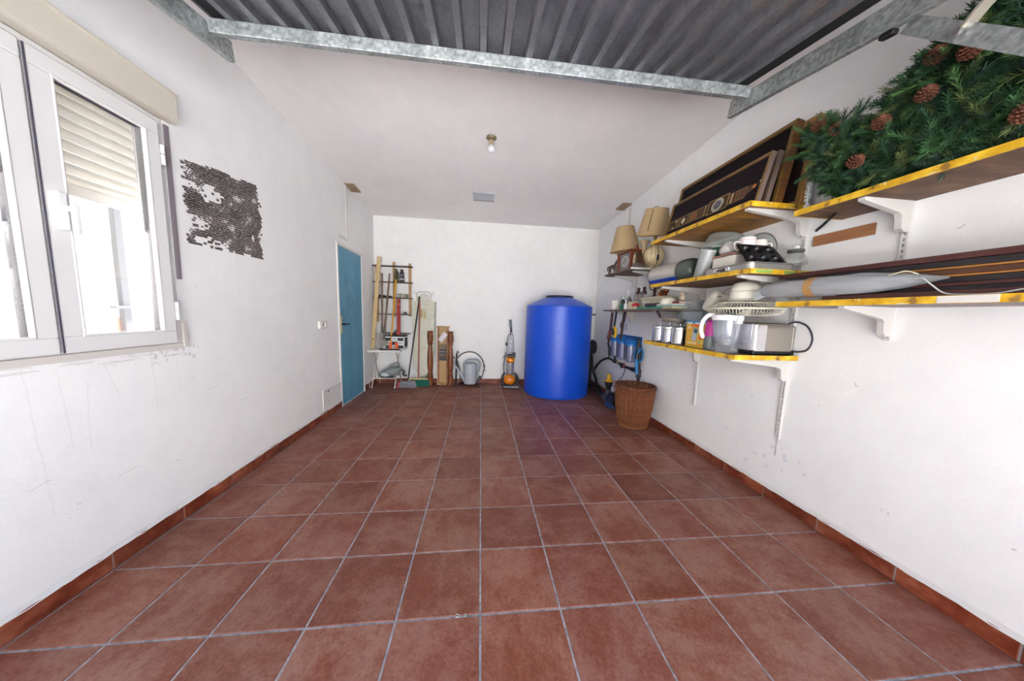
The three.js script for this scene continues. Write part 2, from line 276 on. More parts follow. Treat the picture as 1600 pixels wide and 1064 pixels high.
{ // door_1, blue, in the left wall
  const d = setting('door_1', LW(-3.167, 0, 0), LA);
  const bt = canvasTex(256, 640, (c, w, h) => {
    const im = c.createImageData(w, h); for (let j = 0; j < h; j++) for (let i = 0; i < w; i++) { const n = fbm(i / 60, j / 160, 2, 4) * 24 + fbm(i / 8, j / 30, 7, 3) * 9, k = (j * w + i) * 4; im.data[k] = cl(88 + n); im.data[k + 1] = cl(156 + n); im.data[k + 2] = cl(184 + n); im.data[k + 3] = 255; } c.putImageData(im, 0, 0);
    for (let i = 0; i < 120; i++) { c.fillStyle = `rgba(${rnd() < .6 ? '52,112,148' : '120,178,198'},.16)`; const y = 130 + rnd() ** 1.3 * 150; c.beginPath(); c.ellipse(60 + rnd() * 140, y, rr(3, 9), rr(6, 20), rr(-.7, .7), 0, 7); c.fill(); }
  });
  const leafG = box(.04, 2.02, .742, -.018, 1.02, 0, .004); { const u = leafG.attributes.uv, p = leafG.attributes.position; for (let i = 0; i < u.count; i++) u.setXY(i, .5 - p.getZ(i) / .745, p.getY(i) / 2.04); }
  const leaf = part('door_leaf', leafG, new THREE.MeshStandardMaterial({ map: bt, roughness: .45 }), d);
  part('door_frame', [box(.05, 2.06, .03, -.012, 1.03, .385, .003), box(.05, 2.06, .03, -.012, 1.03, -.392, .003), box(.05, .03, .8, -.012, 2.052, -.003, .003)], mat(0xe9e6e0, .6), d);
  const pl = part('handle_plate', box(.01, .23, .04, .006, 1.06, .335, .003), mat(0xd8c9a0, .3, .8), leaf);
  part('door_handle', [P(cyl(.009, .009, .05, 0, 0, 0, 12), .01, 1.065, .335, 0, 0, -Math.PI / 2), box(.016, .018, .13, .055, 1.065, .275, .007, 2)], mat(0x24211f, .35, .6), leaf);
  part('handle_rose', box(.012, .245, .05, .002, 1.06, .333, .004), mat(0x3a3430, .4, .5), leaf);
}
{ // outdoors: yard, sunlit wall across the side passage with a tiled foot, a grey post
  const gt = noiseTex(256, (u, v) => { const n = wrapN(u, v, 30, 3, 5) * 40; return [cl(226 + n * .6), cl(225 + n * .6), cl(222 + n * .6)]; }); gt.repeat.set(20, 20);
  const g = part('ground', new THREE.PlaneGeometry(80, 80).rotateX(-Math.PI / 2), new THREE.MeshStandardMaterial({ map: gt, roughness: .9 })); struct(g); g.position.y = -.125;
  const ap = part('driveway', ubox(12, .12, 12, 0, -.065, 8.1), new THREE.MeshStandardMaterial({ map: gt, roughness: .9 })); struct(ap);
  struct(part('wall_added_bounce', ubox(16, 6.5, .3, 0, 3.1, 9.5), mat(0xf4f0e8, .85)));  // unseen white wall, added to bounce sunlight onto the back wall
  struct(part('wall_added_blocker', ubox(.3, 3.1, 7.2, -2.75, 1.4, 5.8), mat(0xbcb0a4, .85)));  // unseen wall, added to hold light off the right wall indoors
  struct(part('wall_side', ubox(.2, 2.4, 14, -4.12, 2.27, -3), mat(0xe4e1dc, .85)));
  struct(part('trim_1', ubox(.22, 1.2, 14, -4.12, .47, -3), mat(0xc4a084, .8)));
  const ps = part('metal_post', [box(.05, 2.4, .13, -3.96, 1.08, -2.66, .006), box(.06, .03, .3, -3.95, 1.2, -2.66, .004)], mat(0x5c5a56, .6)); tag(ps, 'grey post standing outside, seen through the window pane', 'post');
}
// ---------------------------------------------------------------- garage door swung up under the ceiling
{
  const d = thing('garage_door', 'open up-and-over garage door of dark ribbed steel hanging under the ceiling', 'garage door', [0, 2.5, -.705]); d.rotation.x = .188;
  const t = noiseTex(512, (u, v) => {
    const s = wrapN(u, v, 4, 3, 4) * 26 + wrapN2(u, v, 40, 3, 2, 2) * 12 + wrapN(u, v, 60, 8, 3) * 14, r = Math.max(0, wrapN(u, v, 3, 12, 4) - .22) * 110;
    return [cl(128 + s + r), cl(129 + s + r * .4), cl(131 + s)];
  });
  const sm = new THREE.MeshStandardMaterial({ map: t, roughness: .5, metalness: .3, color: 0xd8d8da }), rm = sm;
  sm.userData.metric = 1;
  part('rail', box(.03, .09, 2.5, -1.318, .045, 1.25, .004), zinc, d);
  part('rail', box(.03, .09, 2.5, 1.478, .045, 1.25, .004), zinc, d);
  part('cross_bar', box(2.77, .055, .04, .08, .075, .125, .004), zinc, d);
  part('cross_bar', box(2.77, .055, .04, .08, .075, 2.3, .004), zinc, d);
  part('sheet', ubox(2.82, .004, 2.42, .08, .138, 1.26), sm, d);
  for (const x of [-1.262, 1.43]) part('edge_shade_strip', box(.08, .012, 2.4, x, .128, 1.26, .004), mat(0x141416, .8), d);  // black strips stand in for the shade of the recess beside each rail
  const rg = ext([[-.021, 0], [-.014, -.034], [.014, -.034], [.021, 0]], 2.4, .0015).translate(0, 0, .07);
  for (let i = 0; i < 23; i++) { const m = part('rib', rg, rm, d); m.position.set(-1.2 + i * .1165, .137, 0); }
  part('cobweb_straw', tube([[-1.08, .12, .38], [-1.06, .09, .4], [-1.065, .06, .44]], .003, 8, 5), mat(0xb59a6a, .9), d);
  // lever arm at the right rail: flat bar, pivot bolt and a curved strap
  const a = part('lever_arm', beam([1.52, .01, .776], [1.52, -.44, 1.41], .012, .05, [0, 0, 1]), zinc, d);
  part('bolt', P(cyl(.013, .013, .014, 0, 0, 0, 12), 1.507, -.107, .94, 0, 0, Math.PI / 2), steelDull, a);
  const sp = new THREE.CatmullRomCurve3([V3(1.52, -.1, .945), V3(1.52, -.045, .98), V3(1.52, -.012, 1.04), V3(1.52, -.0, 1.16)]);
  part('strap', new THREE.ExtrudeGeometry(shape([[-.02, -.004], [.02, -.004], [.02, .004], [-.02, .004]]), { steps: 20, extrudePath: sp, bevelEnabled: false }), mat(0xbdb4a4, .45, .6), a);
  part('rubber_stop', box(.03, .02, .045, 1.485, -.009, .75, .006), black, d);
}
// ---------------------------------------------------------------- ceiling and wall fittings
{
  const y = ceilY(-1.88), b = thing('ceiling_lamp', 'bare bulb in a small brass holder on the ceiling', 'lamp', [.046, y, -1.88]);
  part('rose', lathe([[0, 0], [.047, 0], [.05, -.008], [.035, -.02], [.026, -.028], [0, -.028]], 24), mat(0x8d8064, .4, .6), b);
  part('socket', cyl(.021, .024, .04, 0, -.062, 0, 20), mat(0xb59a78, .45, .3), b);
  part('bulb', lathe(smoothProfile([[.012, -.06], [.018, -.075], [.03, -.098], [.029, -.118], [.015, -.132], [0, -.134]], 20), 24), new THREE.MeshPhysicalMaterial({ color: 0xffffff, roughness: .35, transmission: .6, thickness: 0 }), b);
  const v = thing('junction_cover', 'grey rectangular junction cover in the middle of the ceiling', 'cover plate', [-.013, ceilY(-3.13), -3.13]); v.rotation.x = -.054;
  part('plate', box(.285, .012, .25, 0, -.006, 0, .003), mat(0xc3c5ca, .5), v); part('lip', box(.29, .006, .02, 0, -.014, -.118, .002), mat(0x9c9c9e, .6), v);
  const tan = wood([176, 150, 122], [140, 112, 88], .7, 1, 1);
  for (const [x, z, lab, turn] of [[-1.728, -3.16, 'small brown board plate on the ceiling above the blue door', LA], [1.985, -3.12, 'small brown board plate on the ceiling above the clocks shelf', 0]])
    { const q = part('junction_plate', box(.13, .012, .23, 0, -.006, 0, .002), tan); q.position.set(x, ceilY(z), z); q.rotation.set(-.054, turn, 0); tag(q, lab, 'board'); }
  const cw = mat(0xdedad4, .5);
  const c1 = thing('cable_duct', 'white cable duct running down beside the blue door top', 'cable duct', LW(-3.07, 0, .008)); part('duct', box(.014, .68, .022, 0, 2.5, 0, .003), cw, c1); part('duct', box(.014, .018, .24, 0, 2.152, .11, .003), cw, c1);
  const c2 = thing('cable_duct', 'white cable duct running down behind the lamps on the right', 'cable duct', [XR - .008, 0, -3.04]); part('duct', box(.014, .75, .022, 0, 2.46, 0, .003), cw, c2);
  const sw = thing('light_switch', 'white double light switch left of the blue door', 'switch', LW(-2.36, 1.075, 0), LA);
  part('back_box', box(.03, .085, .17, .015, 0, 0, .006), mat(0xe4e0d8, .4), sw); part('rocker', box(.008, .055, .055, .033, 0, .04, .003), mat(0xd8d2c8, .4), sw); part('rocker', box(.008, .055, .055, .033, 0, -.04, .003), mat(0xe9e5dd, .4), sw); part('slot', box(.003, .03, .012, .037, .002, .042, .001), mat(0x77726c, .5), sw);
  const ha = thing('access_cover', 'white access cover low on the wall beside the blue door', 'cover plate', LW(-2.55, .22, 0), LA);
  part('plate', box(.01, .24, .46, .004, 0, 0, .002), mat(0xe6e3e0, .7), ha); part('bolt', P(cyl(.008, .008, .008, 0, 0, 0, 10), .008, .085, .12, 0, 0, -Math.PI / 2), mat(0x3a3a3e, .5), ha); part('seam', box(.004, .004, .44, .01, .1, 0, .001), mat(0xb4b1b0, .8), ha);
  const so = thing('wall_socket', 'grey wall socket with cable duct under the trinket shelf', 'socket', [XR, 1.125, -2.93]);
  part('back_box', [box(.03, .085, .1, -.015, 0, -.05, .006), box(.03, .085, .1, -.015, .002, .055, .006)], mat(0xd9d9da, .4), so); part('duct', box(.012, .16, .022, -.006, .12, -.05, .002), cw, so); part('grille', [0, 1, 2, 3].map((k) => box(.003, .006, .06, -.031, -.024 + k * .016, -.05, .001)), mat(0xa4a4a8, .5), so); part('duct', box(.012, .1, .02, -.006, -.09, -.04, .002), cw, so);
  const st = wood([178, 126, 86], [140, 92, 58], .5, 1, 1);
  const ws = part('wall_strip', box(.012, .062, .295, 0, 0, 0, .002), st); ws.position.set(XR - .006, 1.772, -.448); tag(ws, 'short brown wooden strip fixed to the wall under the garland shelf', 'wooden strip');
}
{ // dark tile adhesive left on the wall, a rectangle of combed dashes
  const bits = [], film = [], q = [[-.872, 2.103], [-1.509, 2.185], [-1.492, 1.63], [-.872, 1.618]];
  const NU = 34, NV = 36;
  for (let j = 0; j < NV; j++) for (let i = 0; i < NU; i++) {
    const u = (i + .5 + (j % 2) * .5) / NU, v = (j + .5) / NV; if (u > 1) continue;
    const z = (q[0][0] * (1 - u) + q[1][0] * u) * (1 - v) + (q[3][0] * (1 - u) + q[2][0] * u) * v, y = (q[0][1] * (1 - u) + q[1][1] * u) * (1 - v) + (q[3][1] * (1 - u) + q[2][1] * u) * v;
    const e = fbm(u * 5, v * 5, 3, 3), edge = Math.min(u, 1 - u, v, 1 - v);
    const hole = (cx, cy, rx, ry) => ((u - cx) / rx) ** 2 + ((v - cy) / ry) ** 2 < 1 + e * 1.2;
    if (edge < .03 && e < .02 && rnd() < .8) continue;
    if (u > .95 && v < .12) continue;
    if ((hole(.3, .33, .14, .1) || hole(.08, .3, .1, .05) || hole(.1, .73, .16, .09) || hole(.28, .93, .22, .05)) && rnd() < .85) continue;
    if (hole(.86, .73, .02, .045)) continue;
    if (e > -.2 + rr(-.1, .1)) film.push(new THREE.BoxGeometry(.0012, .0166 * rr(.8, 1.1), .021 * rr(.8, 1.15)).rotateX(rr(-.15, .15)).translate(0, y + rr(-.002, .002), z + rr(-.003, .003)));
    const f = .62 + e * .7, w = .0172 * Math.min(1.05, Math.max(.4, f + rr(-.1, .25))), h = .0112 * Math.min(1.1, Math.max(.45, f + rr(-.1, .2)));
    bits.push(new THREE.BoxGeometry(.004, h, w).rotateX(rr(-.25, .25)).translate(rr(.0002, .001), y + rr(-.002, .002), z + rr(-.003, .003)));
  }
  const a = thing('adhesive_patch', 'dark rectangular patch of combed tile adhesive left on the wall by the window', 'adhesive patch', LW(0, 0, .0008), LA);
  const d = part('dashes', bits, mat(0x443c3a, .9), a), f = part('film', film, mat(0x9a908b, .9), a); d.userData.kind = f.userData.kind = 'stuff';
}
// ---------------------------------------------------------------- shelves on the right wall
const brown = wood([128, 92, 62], [76, 50, 34], .6, 3, 1), ochre = wood([178, 122, 40], [112, 72, 28], .5, 3, 1), greyWood = wood([128, 108, 92], [96, 78, 64], .7, 3, 1);
const yellowPaint = (() => {
  const t = noiseTex(256, (u, v) => { const n = wrapN(u, v, 16, 5, 4), k = wrapN(u, v, 22, 17, 4), w = k > .5 ? 1 : 0, b = n < -.5 ? 1 : 0; return b ? [150, 112, 50] : w ? [226, 206, 150] : [cl(224 + n * 40), cl(178 + n * 50), cl(36 + n * 40)]; });
  t.repeat.set(1.6, 1.6); return new THREE.MeshStandardMaterial({ map: t, roughness: .5 });
})();
const bracketM = mat(0xd8d5ce, .45, .1);
const bracketG = (L) => ext([[0, 0], [-L, 0], [-L, -.012], [-.1, -.05], [-.062, -.058], [-.05, -.075], [-.044, -.13], [-.03, -.145], [0, -.145]], .026, .0015);
function shelf(name, label, xf, z0, z1, yb, th, body, brackets, edges, L) {
  const s = thing(name, label, 'shelf', [XR, yb, (z0 + z1) / 2]), W = z0 - z1, D = XR - xf - .004, cx = -(D / 2) - .003;
  const g = ubox(D - .008, th, W - .008, cx + .004, th / 2, 0); part('board', g, body, s);
  if (edges) {
    const eg = ubox(.008, th + .001, W, -D + .001, th / 2, 0), e2 = ubox(D - .004, th + .001, .008, cx, th / 2, W / 2 - .004);
    part('painted_edge', [eg, e2, ubox(D - .004, th + .001, .008, cx, th / 2, -W / 2 + .004)], edges, s);
  }
  for (const z of brackets) { const b = part('bracket', bracketG(L ?? D - .04), bracketM, s); b.position.set(-.014, -.0005, z - (z0 + z1) / 2 - .013); }
  return s;
}
const sT = shelf('wall_shelf', 'top yellow edged shelf carrying the picture frames', 1.588, -.6, -1.65, 1.962, .028, ochre, [-.65, -1.465], yellowPaint);
const sM = shelf('wall_shelf', 'middle yellow edged shelf carrying the case, muffin tin and mugs', 1.585, -.548, -1.6, 1.553, .028, brown, [-.65, -1.465], yellowPaint);
for (const [w, x] of [[.11, -.37], [.07, -.2], [.05, -.1]]) part('paint_smear', box(w, .021, .003, x, .014, .526, .001), mat(0x8aa84e, .6), sM, 'green paint smear on yellow edge');
shelf('wall_shelf', 'lowest yellow edged shelf carrying the toaster and steel canisters', 1.583, -.59, -1.63, 1.014, .03, brown, [-.65, -1.465], yellowPaint);
shelf('wall_shelf', 'yellow edged upper shelf carrying the pine garland', 1.742, .95, -.465, 1.864, .028, brown, [-.18], yellowPaint, .27);
const sV = shelf('wall_shelf', 'yellow edged shelf carrying the dark planks and bubble wrap roll', 1.72, .95, -.485, 1.353, .028, mat(0x9a8f8c, .7), [-.18], yellowPaint, .29);
part('worn_edge', box(.002, .026, .14, -.336, .014, -.02, .0005), mat(0xdcd8d0, .6), sV, 'bare white stretch of the yellow edge');
const sA = shelf('wall_shelf', 'grey brown shelf carrying the clocks and the table lamps', 1.65, -2.13, -2.86, 1.808, .02, greyWood, [-2.72, -2.25], null, .3);
part('painted_edge', ubox(.4, .021, .006, -.204, .0105, .364), mat(0xeae6de, .5), sA);
shelf('wall_shelf', 'grey brown shelf crowded with trinkets and small glass bottles', 1.65, -1.4, -2.84, 1.337, .018, greyWood, [-2.72, -1.75], null, .3);
{
  const kinds = {}; const um = mat(0xdcdad6, .4, .1);
  for (const [z, y0, y1, lab] of [[-.65, .45, 2.0, 'white slotted shelf upright ending above the floor below the toaster'], [-1.465, .44, 2.0, 'white slotted shelf upright behind the canisters and frame shelf'], [-.18, 1.185, 1.9, 'white slotted shelf upright under the garland shelf'], [-2.72, 1.3, 1.84, 'white slotted shelf upright behind the far trinket shelves'], [-2.25, 1.5, 1.82, 'short white shelf upright below the table lamps']]) {
    const H = y1 - y0, u = thing('shelf_upright', lab, 'shelf upright', [XR - .007, y0, z]), g = [box(.014, H, .009, 0, H / 2, .0085, .001), box(.014, H, .009, 0, H / 2, -.0085, .001)];
    for (let y = .01; y < H; y += .028) g.push(new THREE.BoxGeometry(.013, .012, .009).translate(0, y, 0));
    part('channel', g, um, u);
  }
}
// ---------------------------------------------------------------- the far left corner
const paleWood = wood([222, 198, 150], [186, 156, 104], .6, 1, 3), pine = wood([206, 168, 126], [170, 126, 84], .6, 1, 3), oldWood = wood([150, 122, 100], [108, 84, 66], .8, 1, 3), mahog = wood([150, 70, 36], [92, 38, 20], .3, 2, 2), turned = wood([156, 88, 46], [98, 50, 24], .35, 2, 2);
{
  const r = thing('wall_rack', 'wooden rack with thin dark shelves fixed to the wall behind the garden tools', 'rack', [0, 0, -4.118]);
  for (const [x, y0, y1] of [[-1.755, 1.06, 2.0], [-1.477, 1.15, 2.06], [-1.218, 1.16, 2.045]]) part('post', box(.042, y1 - y0, .03, x, (y0 + y1) / 2, .018, .003), pine, r);
  for (const [y, x0, x1] of [[1.978, -1.79, -1.16], [1.717, -1.79, -1.16], [1.462, -1.79, -1.165], [1.19, -1.77, -1.2]]) part('shelf_strip', box(x1 - x0, .014, .09, (x0 + x1) / 2, y, .078, .003), mat(0x3a302c, .5), r);
  const s2 = thing('shelf_strip', 'dark narrow wall strip right behind the white and black tool box', 'shelf', [-1.41, .872, -4.07]); part('board', box(.4, .014, .09, 0, 0, 0, .003), mat(0x4a2f28, .5), s2);
  const bl = thing('clamp', 'black clamp lying on the third rack strip from the top', 'clamp', [-1.66, 1.471, -4.03]); part('jaw', [box(.1, .05, .04, 0, .01, 0, .008), box(.03, .07, .03, -.05, .0, 0, .008)], black, bl); part('screw', rod([.05, .015, 0], [.16, .012, 0], .012), black, bl);
  const bp = lathe(smoothProfile([[.001, 0], [.036, .002], [.038, .03], [.038, .13], [.03, .165], [.018, .18], [.018, .186]], 26), 24);
  for (const [x, c, l, c2] of [[-1.425, 0x6b6a3c, 'olive brown bottle on the second rack strip, beside the middle post', 0x2c2420], [-1.335, 0x54444c, 'dark plum bottle with pale label, right of the olive bottle', 0x2a2026]]) {
    const b = thing('bottle', l, 'bottle', [x, 1.7245, -4.04]); part('body', bp.clone(), mat(c, .25), b); part('cap', cyl(.021, .021, .025, 0, .184, 0, 20), mat(c2, .4), b); part('label', lathe([[.0384, .04], [.0384, .12]], 24), mat(c === 0x54444c ? 0xd8d2d6 : 0x8c8650, .6), b);
  }
  for (const [x, c, l] of [[-1.385, 0xb8b2a4, 'small pale jar, leftmost on the third rack strip'], [-1.33, 0xc9b496, 'small tan jar in the middle of the third rack strip'], [-1.262, 0x6f7468, 'small grey green jar by the right rack post']]) {
    const j = thing('jar', l, 'jar', [x, 1.4695, -4.045]); part('body', cyl(.024, .026, .05, 0, 0, 0, 18), mat(c, .3), j); part('lid', cyl(.026, .025, .014, 0, .05, 0, 18), mat(0x8a867c, .4, .4), j);
  }
  const k = thing('putty_tin', 'small dark lump of tin on the lowest rack strip', 'tin', [-1.29, 1.1975, -4.045]); part('body', [cyl(.035, .03, .025, 0, 0, 0, 16), sph(.026, 0, .025, 0, 1, .7, 1)], mat(0x55524c, .6), k);

  const tb = thing('folding_table', 'small white folding table with crossed legs in the corner', 'table', [-1.545, 0, -3.9]);
  part('table_top', [box(.5, .022, .38, 0, .612, 0, .006), box(.52, .03, .02, 0, .602, .185, .006)], mat(0xe3dfd8, .45), tb);
  const wl = mat(0xd6cfc4, .45), gl = mat(0xa59d94, .45);
  for (const x of [-.19, .165]) {
    part('leg', rod([x, .6, -.13], [x - .01, .006, .155], .009), wl, tb); part('leg', rod([x + .02, .6, .14], [x + .02, .006, -.15], .009), gl, tb);
    part('rubber_foot', sph(.013, x - .01, .012, .155, 1, .9, 1, 12, 8), white, tb);
  }
  part('lower_rail', box(.37, .018, .03, -.017, .15, .1, .004), mat(0xdcd2c0, .5), tb); part('lower_rail', box(.37, .012, .02, .005, .17, -.07, .004), gl, tb);

  const bd = part('plank', beam([-1.762, .628, -3.86], [-1.672, 2.115, -3.985], .06, .024, [0, 0, 1]), paleWood); tag(bd, 'long pale wooden plank standing on the folding table, leaning on the wall', 'plank');
  part('knot', P(cyl(.014, .012, .001, 0, 0, 0, 12), -1.75, .79, -3.861, Math.PI / 2, 0), mat(0x6f5632, .8), bd);
  const spade = (label, foot, top, w, h, m) => {
    const s = thing('spade', label, 'spade', foot), d = [top[0] - foot[0], top[1] - foot[1], top[2] - foot[2]], n = Math.hypot(...d), u = d.map((v) => v / n);
    part('shaft', rod([u[0] * h * .7, u[1] * h * .7, u[2] * h * .7 + .012], [d[0], d[1], d[2] + .012], .017, 12, .014), oldWood, s);
    const b = part('blade', ext((() => { const q = new THREE.Shape(); q.moveTo(-w * .5, h); q.lineTo(w * .5, h); q.lineTo(w * .48, h * .35); q.quadraticCurveTo(w * .3, .02, 0, 0); q.quadraticCurveTo(-w * .3, .02, -w * .48, h * .35); q.closePath(); return q; })(), .003, .001), m, s);
    b.quaternion.setFromUnitVectors(V3(0, 1, 0), V3(...u));
    part('ferrule', rod([u[0] * h * .6, u[1] * h * .6, u[2] * h * .6 + .01], [u[0] * h * 1.45, u[1] * h * 1.45, u[2] * h * 1.45 + .011], .02, 12, .018), mat(0x6d6458, .6, .4), s);
  };
  spade('spade with worn wooden shaft and brown blade, left one of the crossed pair', [-1.6, .626, -3.83], [-1.63, 1.85, -3.985], .15, .26, mat(0xb7a795, .7, .2));
  spade('spade with dark wooden shaft and grey blade, right one of the crossed pair', [-1.575, .626, -3.79], [-1.51, 1.85, -3.985], .14, .27, mat(0x8f8b84, .6, .4));
  const ys = thing('cultivator', 'yellow handled garden tool standing with two orange tines on the table', 'garden tool', [-1.44, .626, -3.8]);
  part('shaft', rod([-.02, .06, 0], [.035, 1.17, -.165], .013), mat(0xe0a014, .35), ys); part('grip', rod([.035, 1.13, -.16], [.042, 1.27, -.178], .015), mat(0x3c2c28, .6), ys);
  for (const [x, h] of [[-.02, .12], [.075, .12]]) part('tine', box(.05, h, .02, x, h / 2, .005, .006), mat(0xf06a2c, .4), ys);
  part('bridge', box(.13, .02, .02, .03, .085, -.01, .004), mat(0x402c26, .5), ys);
  const sl = part('spirit_level', beam([-1.335, .86, -3.815], [-1.372, 1.445, -3.97], .055, .024, [0, 0, 1]), mat(0xa63a30, .4)); tag(sl, 'red spirit level leaning among the garden tools on the table', 'spirit level');
  part('vial', P(cyl(.012, .012, .01, 0, 0, 0, 14), -1.365, 1.36, -3.936, Math.PI / 2, 0), mat(0xd9c98a, .2), sl);
  const tbx = thing('tool_box', 'white and black tool organiser box on the folding table', 'tool box', [-1.4, .6235, -3.915]);
  part('body', box(.3, .215, .2, 0, .1075, 0, .01), mat(0xe4e2de, .45), tbx);
  for (let r = 0; r < 3; r++) for (let c = 0; c < 3; c++) { const dr = part('drawer', box(.088, .05, .012, -.098 + c * .095, .045 + r * .062, .102, .004), (r + c) % 2 ? mat(0xdad8d4, .4) : mat(0x26262a, .4), tbx); part('pull', box(.04, .008, .012, -.098 + c * .095, .05 + r * .062, .112, .003), mat(0x55555a, .4), dr); }
  part('side_panel', box(.008, .15, .17, .152, .12, 0, .003), mat(0x2f3d38, .5), tbx); part('top_tray', box(.31, .02, .21, 0, .222, 0, .006), mat(0x2b2b2f, .5), tbx);
  const tr = thing('tray', 'black tray with small things at the front of the folding table', 'tray', [-1.46, .6235, -3.76]); part('tray_base', box(.3, .012, .08, 0, .006, 0, .003), mat(0x3c3532, .6), tr); part('rim', box(.3, .024, .006, 0, .012, .038, .002), mat(0x2e2826, .6), tr); part('tub', cyl(.024, .028, .05, -.09, .01, 0, 16), mat(0xb8bcc0, .4), tr);
  const sq = thing('try_square', 'small dark red try square standing on the tool box', 'try square', [-1.41, .857, -3.95]); part('blade', beam([-.05, 0, 0], [.05, .13, -.02], .03, .006), mat(0x3a2620, .5), sq); part('stock', beam([.04, 0, .01], [.04, .12, .005], .03, .014), mat(0xb03a26, .5), sq); part('foot_bar', box(.14, .02, .02, 0, .01, .006, .004), mat(0x5a2c20, .5), sq);

  const ap = thing('steam_cleaner', 'grey machine with a carrying handle lying on the table lower rail', 'appliance', [-1.49, .16, -3.86]);
  const hull = new THREE.SphereGeometry(.2, 32, 20).scale(.95, .42, .5).rotateZ(.36); { const p = hull.attributes.position; for (let i = 0; i < p.count; i++) if (p.getY(i) < -.07) p.setY(i, -.07); hull.computeVertexNormals(); }
  part('hull', hull.translate(0, .078, 0), mat(0x8c928f, .4), ap);
  part('window', sph(.075, -.055, .055, .075, 1, .45, .45), mat(0xdfe3e6, .25), ap); part('base', box(.2, .04, .12, -.03, .022, .03, .016, 2), mat(0x3b4350, .4), ap);
  part('handle', tube([[.01, .15, 0], [.0, .19, 0], [.05, .215, 0], [.13, .24, 0], [.14, .205, 0], [.1, .175, 0]], .016, 24, 10), mat(0x979c9a, .4), ap);
  part('hose', tube([[.15, .13, 0], [.22, .1, .0], [.2, .04, -.02], [.26, .02, -.02]], .018, 20, 10), mat(0x55585a, .6), ap);

  const ib = thing('ironing_board', 'cream ironing board standing nose down against the back wall', 'ironing board', [-.986, .0, -4.0]);
  const bs = new THREE.Shape(); bs.moveTo(-.178, 1.27); bs.lineTo(.182, 1.27); bs.lineTo(.172, .28); bs.quadraticCurveTo(.15, .02, .0, .0); bs.quadraticCurveTo(-.15, .02, -.172, .28); bs.closePath();
  const it = canvasTex(256, 512, (c, w, h) => { c.fillStyle = '#d9d8c4'; c.fillRect(0, 0, w, h); for (let i = 0; i < 260; i++) { const y = rnd() * h; c.fillStyle = `rgba(${rnd() < .5 ? '190,196,178' : '226,222,204'},.3)`; c.beginPath(); c.ellipse(rnd() * w, y, rr(4, 26), rr(3, 14), 0, 0, 7); c.fill(); } for (let i = 0; i < 60; i++) { c.fillStyle = 'rgba(178,140,84,.10)'; c.beginPath(); c.ellipse(118 + rr(-36, 36), 92 + rr(-34, 34), rr(6, 22), rr(6, 20), 0, 0, 7); c.fill(); } });
  it.repeat.set(1 / .36, 1 / 1.27); it.offset.set(.5, 0);
  const lean = new THREE.Group(); const bo = part('cover', ext(bs, .026, .004), new THREE.MeshStandardMaterial({ map: it, roughness: .85 }), ib); bo.position.set(0, .158, -.005); bo.rotation.x = -.055;
  const rest = part('iron_rest', [tube([[-.11, 1.42, -.07], [-.115, 1.55, -.078], [-.09, 1.575, -.078], [.1, 1.575, -.078], [.118, 1.55, -.078], [.11, 1.42, -.07]], .006, 40, 8), tube([[-.05, 1.44, -.075], [-.05, 1.53, -.08], [.05, 1.53, -.08], [.05, 1.44, -.075]], .005, 24, 6), rod([-.17, 1.6, -.08], [-.115, 1.52, -.078], .004), rod([.17, 1.6, -.08], [.12, 1.52, -.078], .004)], mat(0xcfcabc, .35, .4), ib);
  part('rest_plate', box(.16, .1, .006, .01, 1.48, -.077, .002), mat(0xd5d0c2, .5), rest);
  part('leg_frame', [rod([.195, 1.42, -.085], [.185, .5, -.06], .008), rod([-.19, 1.3, -.085], [-.1, .14, -.06], .008)], mat(0xb9bdb0, .4, .4), ib);
  part('foot', [rod([-.06, .009, -.045], [.06, .009, -.045], .009), rod([-.05, .009, -.045], [-.03, .2, -.05], .008), rod([.05, .009, -.045], [.03, .2, -.05], .008)], mat(0xb9bdb0, .4, .4), ib);

  const br = (label, foot, top, hm, parts) => { const b = thing('broom', label, 'broom', foot); part('handle', rod([0, .1, 0], [top[0] - foot[0], top[1] - foot[1], top[2] - foot[2]], .012), hm, b); parts(b); return b; };
  const bristle = (w, h, d, n, m, b, lab, x0 = 0) => { const g = []; for (let i = 0; i < n; i++) for (let k = 0; k < 3; k++) { const t = n > 1 ? i / (n - 1) - .5 : 0; g.push(rod([x0 + t * w * .86, h, (k - 1) * d * .5], [x0 + t * w, 0.001, (k - 1) * d], .005, 5)); } const q = part('bristles', g, m, b, lab); q.userData.kind = 'stuff'; };
  br('broom with a black handle and grey bristles in front of the table', [-1.196, 0, -3.8], [-1.045, 1.5, -4.02], mat(0x26262c, .4), (b) => {
    part('head', box(.24, .035, .05, 0, .09, 0, .012, 2), mat(0x8f9096, .5), b); bristle(.27, .085, .028, 30, mat(0x8d8c94, .8), b); bristle(.03, .085, .028, 4, mat(0xc0505a, .7), b, 'red bristle tip', -.145);
    part('bracket', [rod([0, .1, 0], [.06, .16, -.02], .007), rod([.06, .16, -.02], [.14, .27, -.04], .006)], mat(0xd8d6d2, .4), b); part('hanging_loop', tube([[.146, 1.46, -.215], [.13, 1.5, -.215], [.13, 1.44, -.21]], .008, 12, 6), mat(0xb7c43a, .5), b);
  });
  br('broom with a red handle and green bristles leaning on the ironing board', [-1.05, 0, -3.9], [-1.04, 1.42, -4.0], mat(0xb5655a, .5), (b) => {
    part('head', box(.34, .024, .05, -.0, .125, 0, .006), mat(0xd6bd84, .6), b); bristle(.26, .115, .03, 34, mat(0x1d6a58, .8), b, undefined, .05);
  });
}
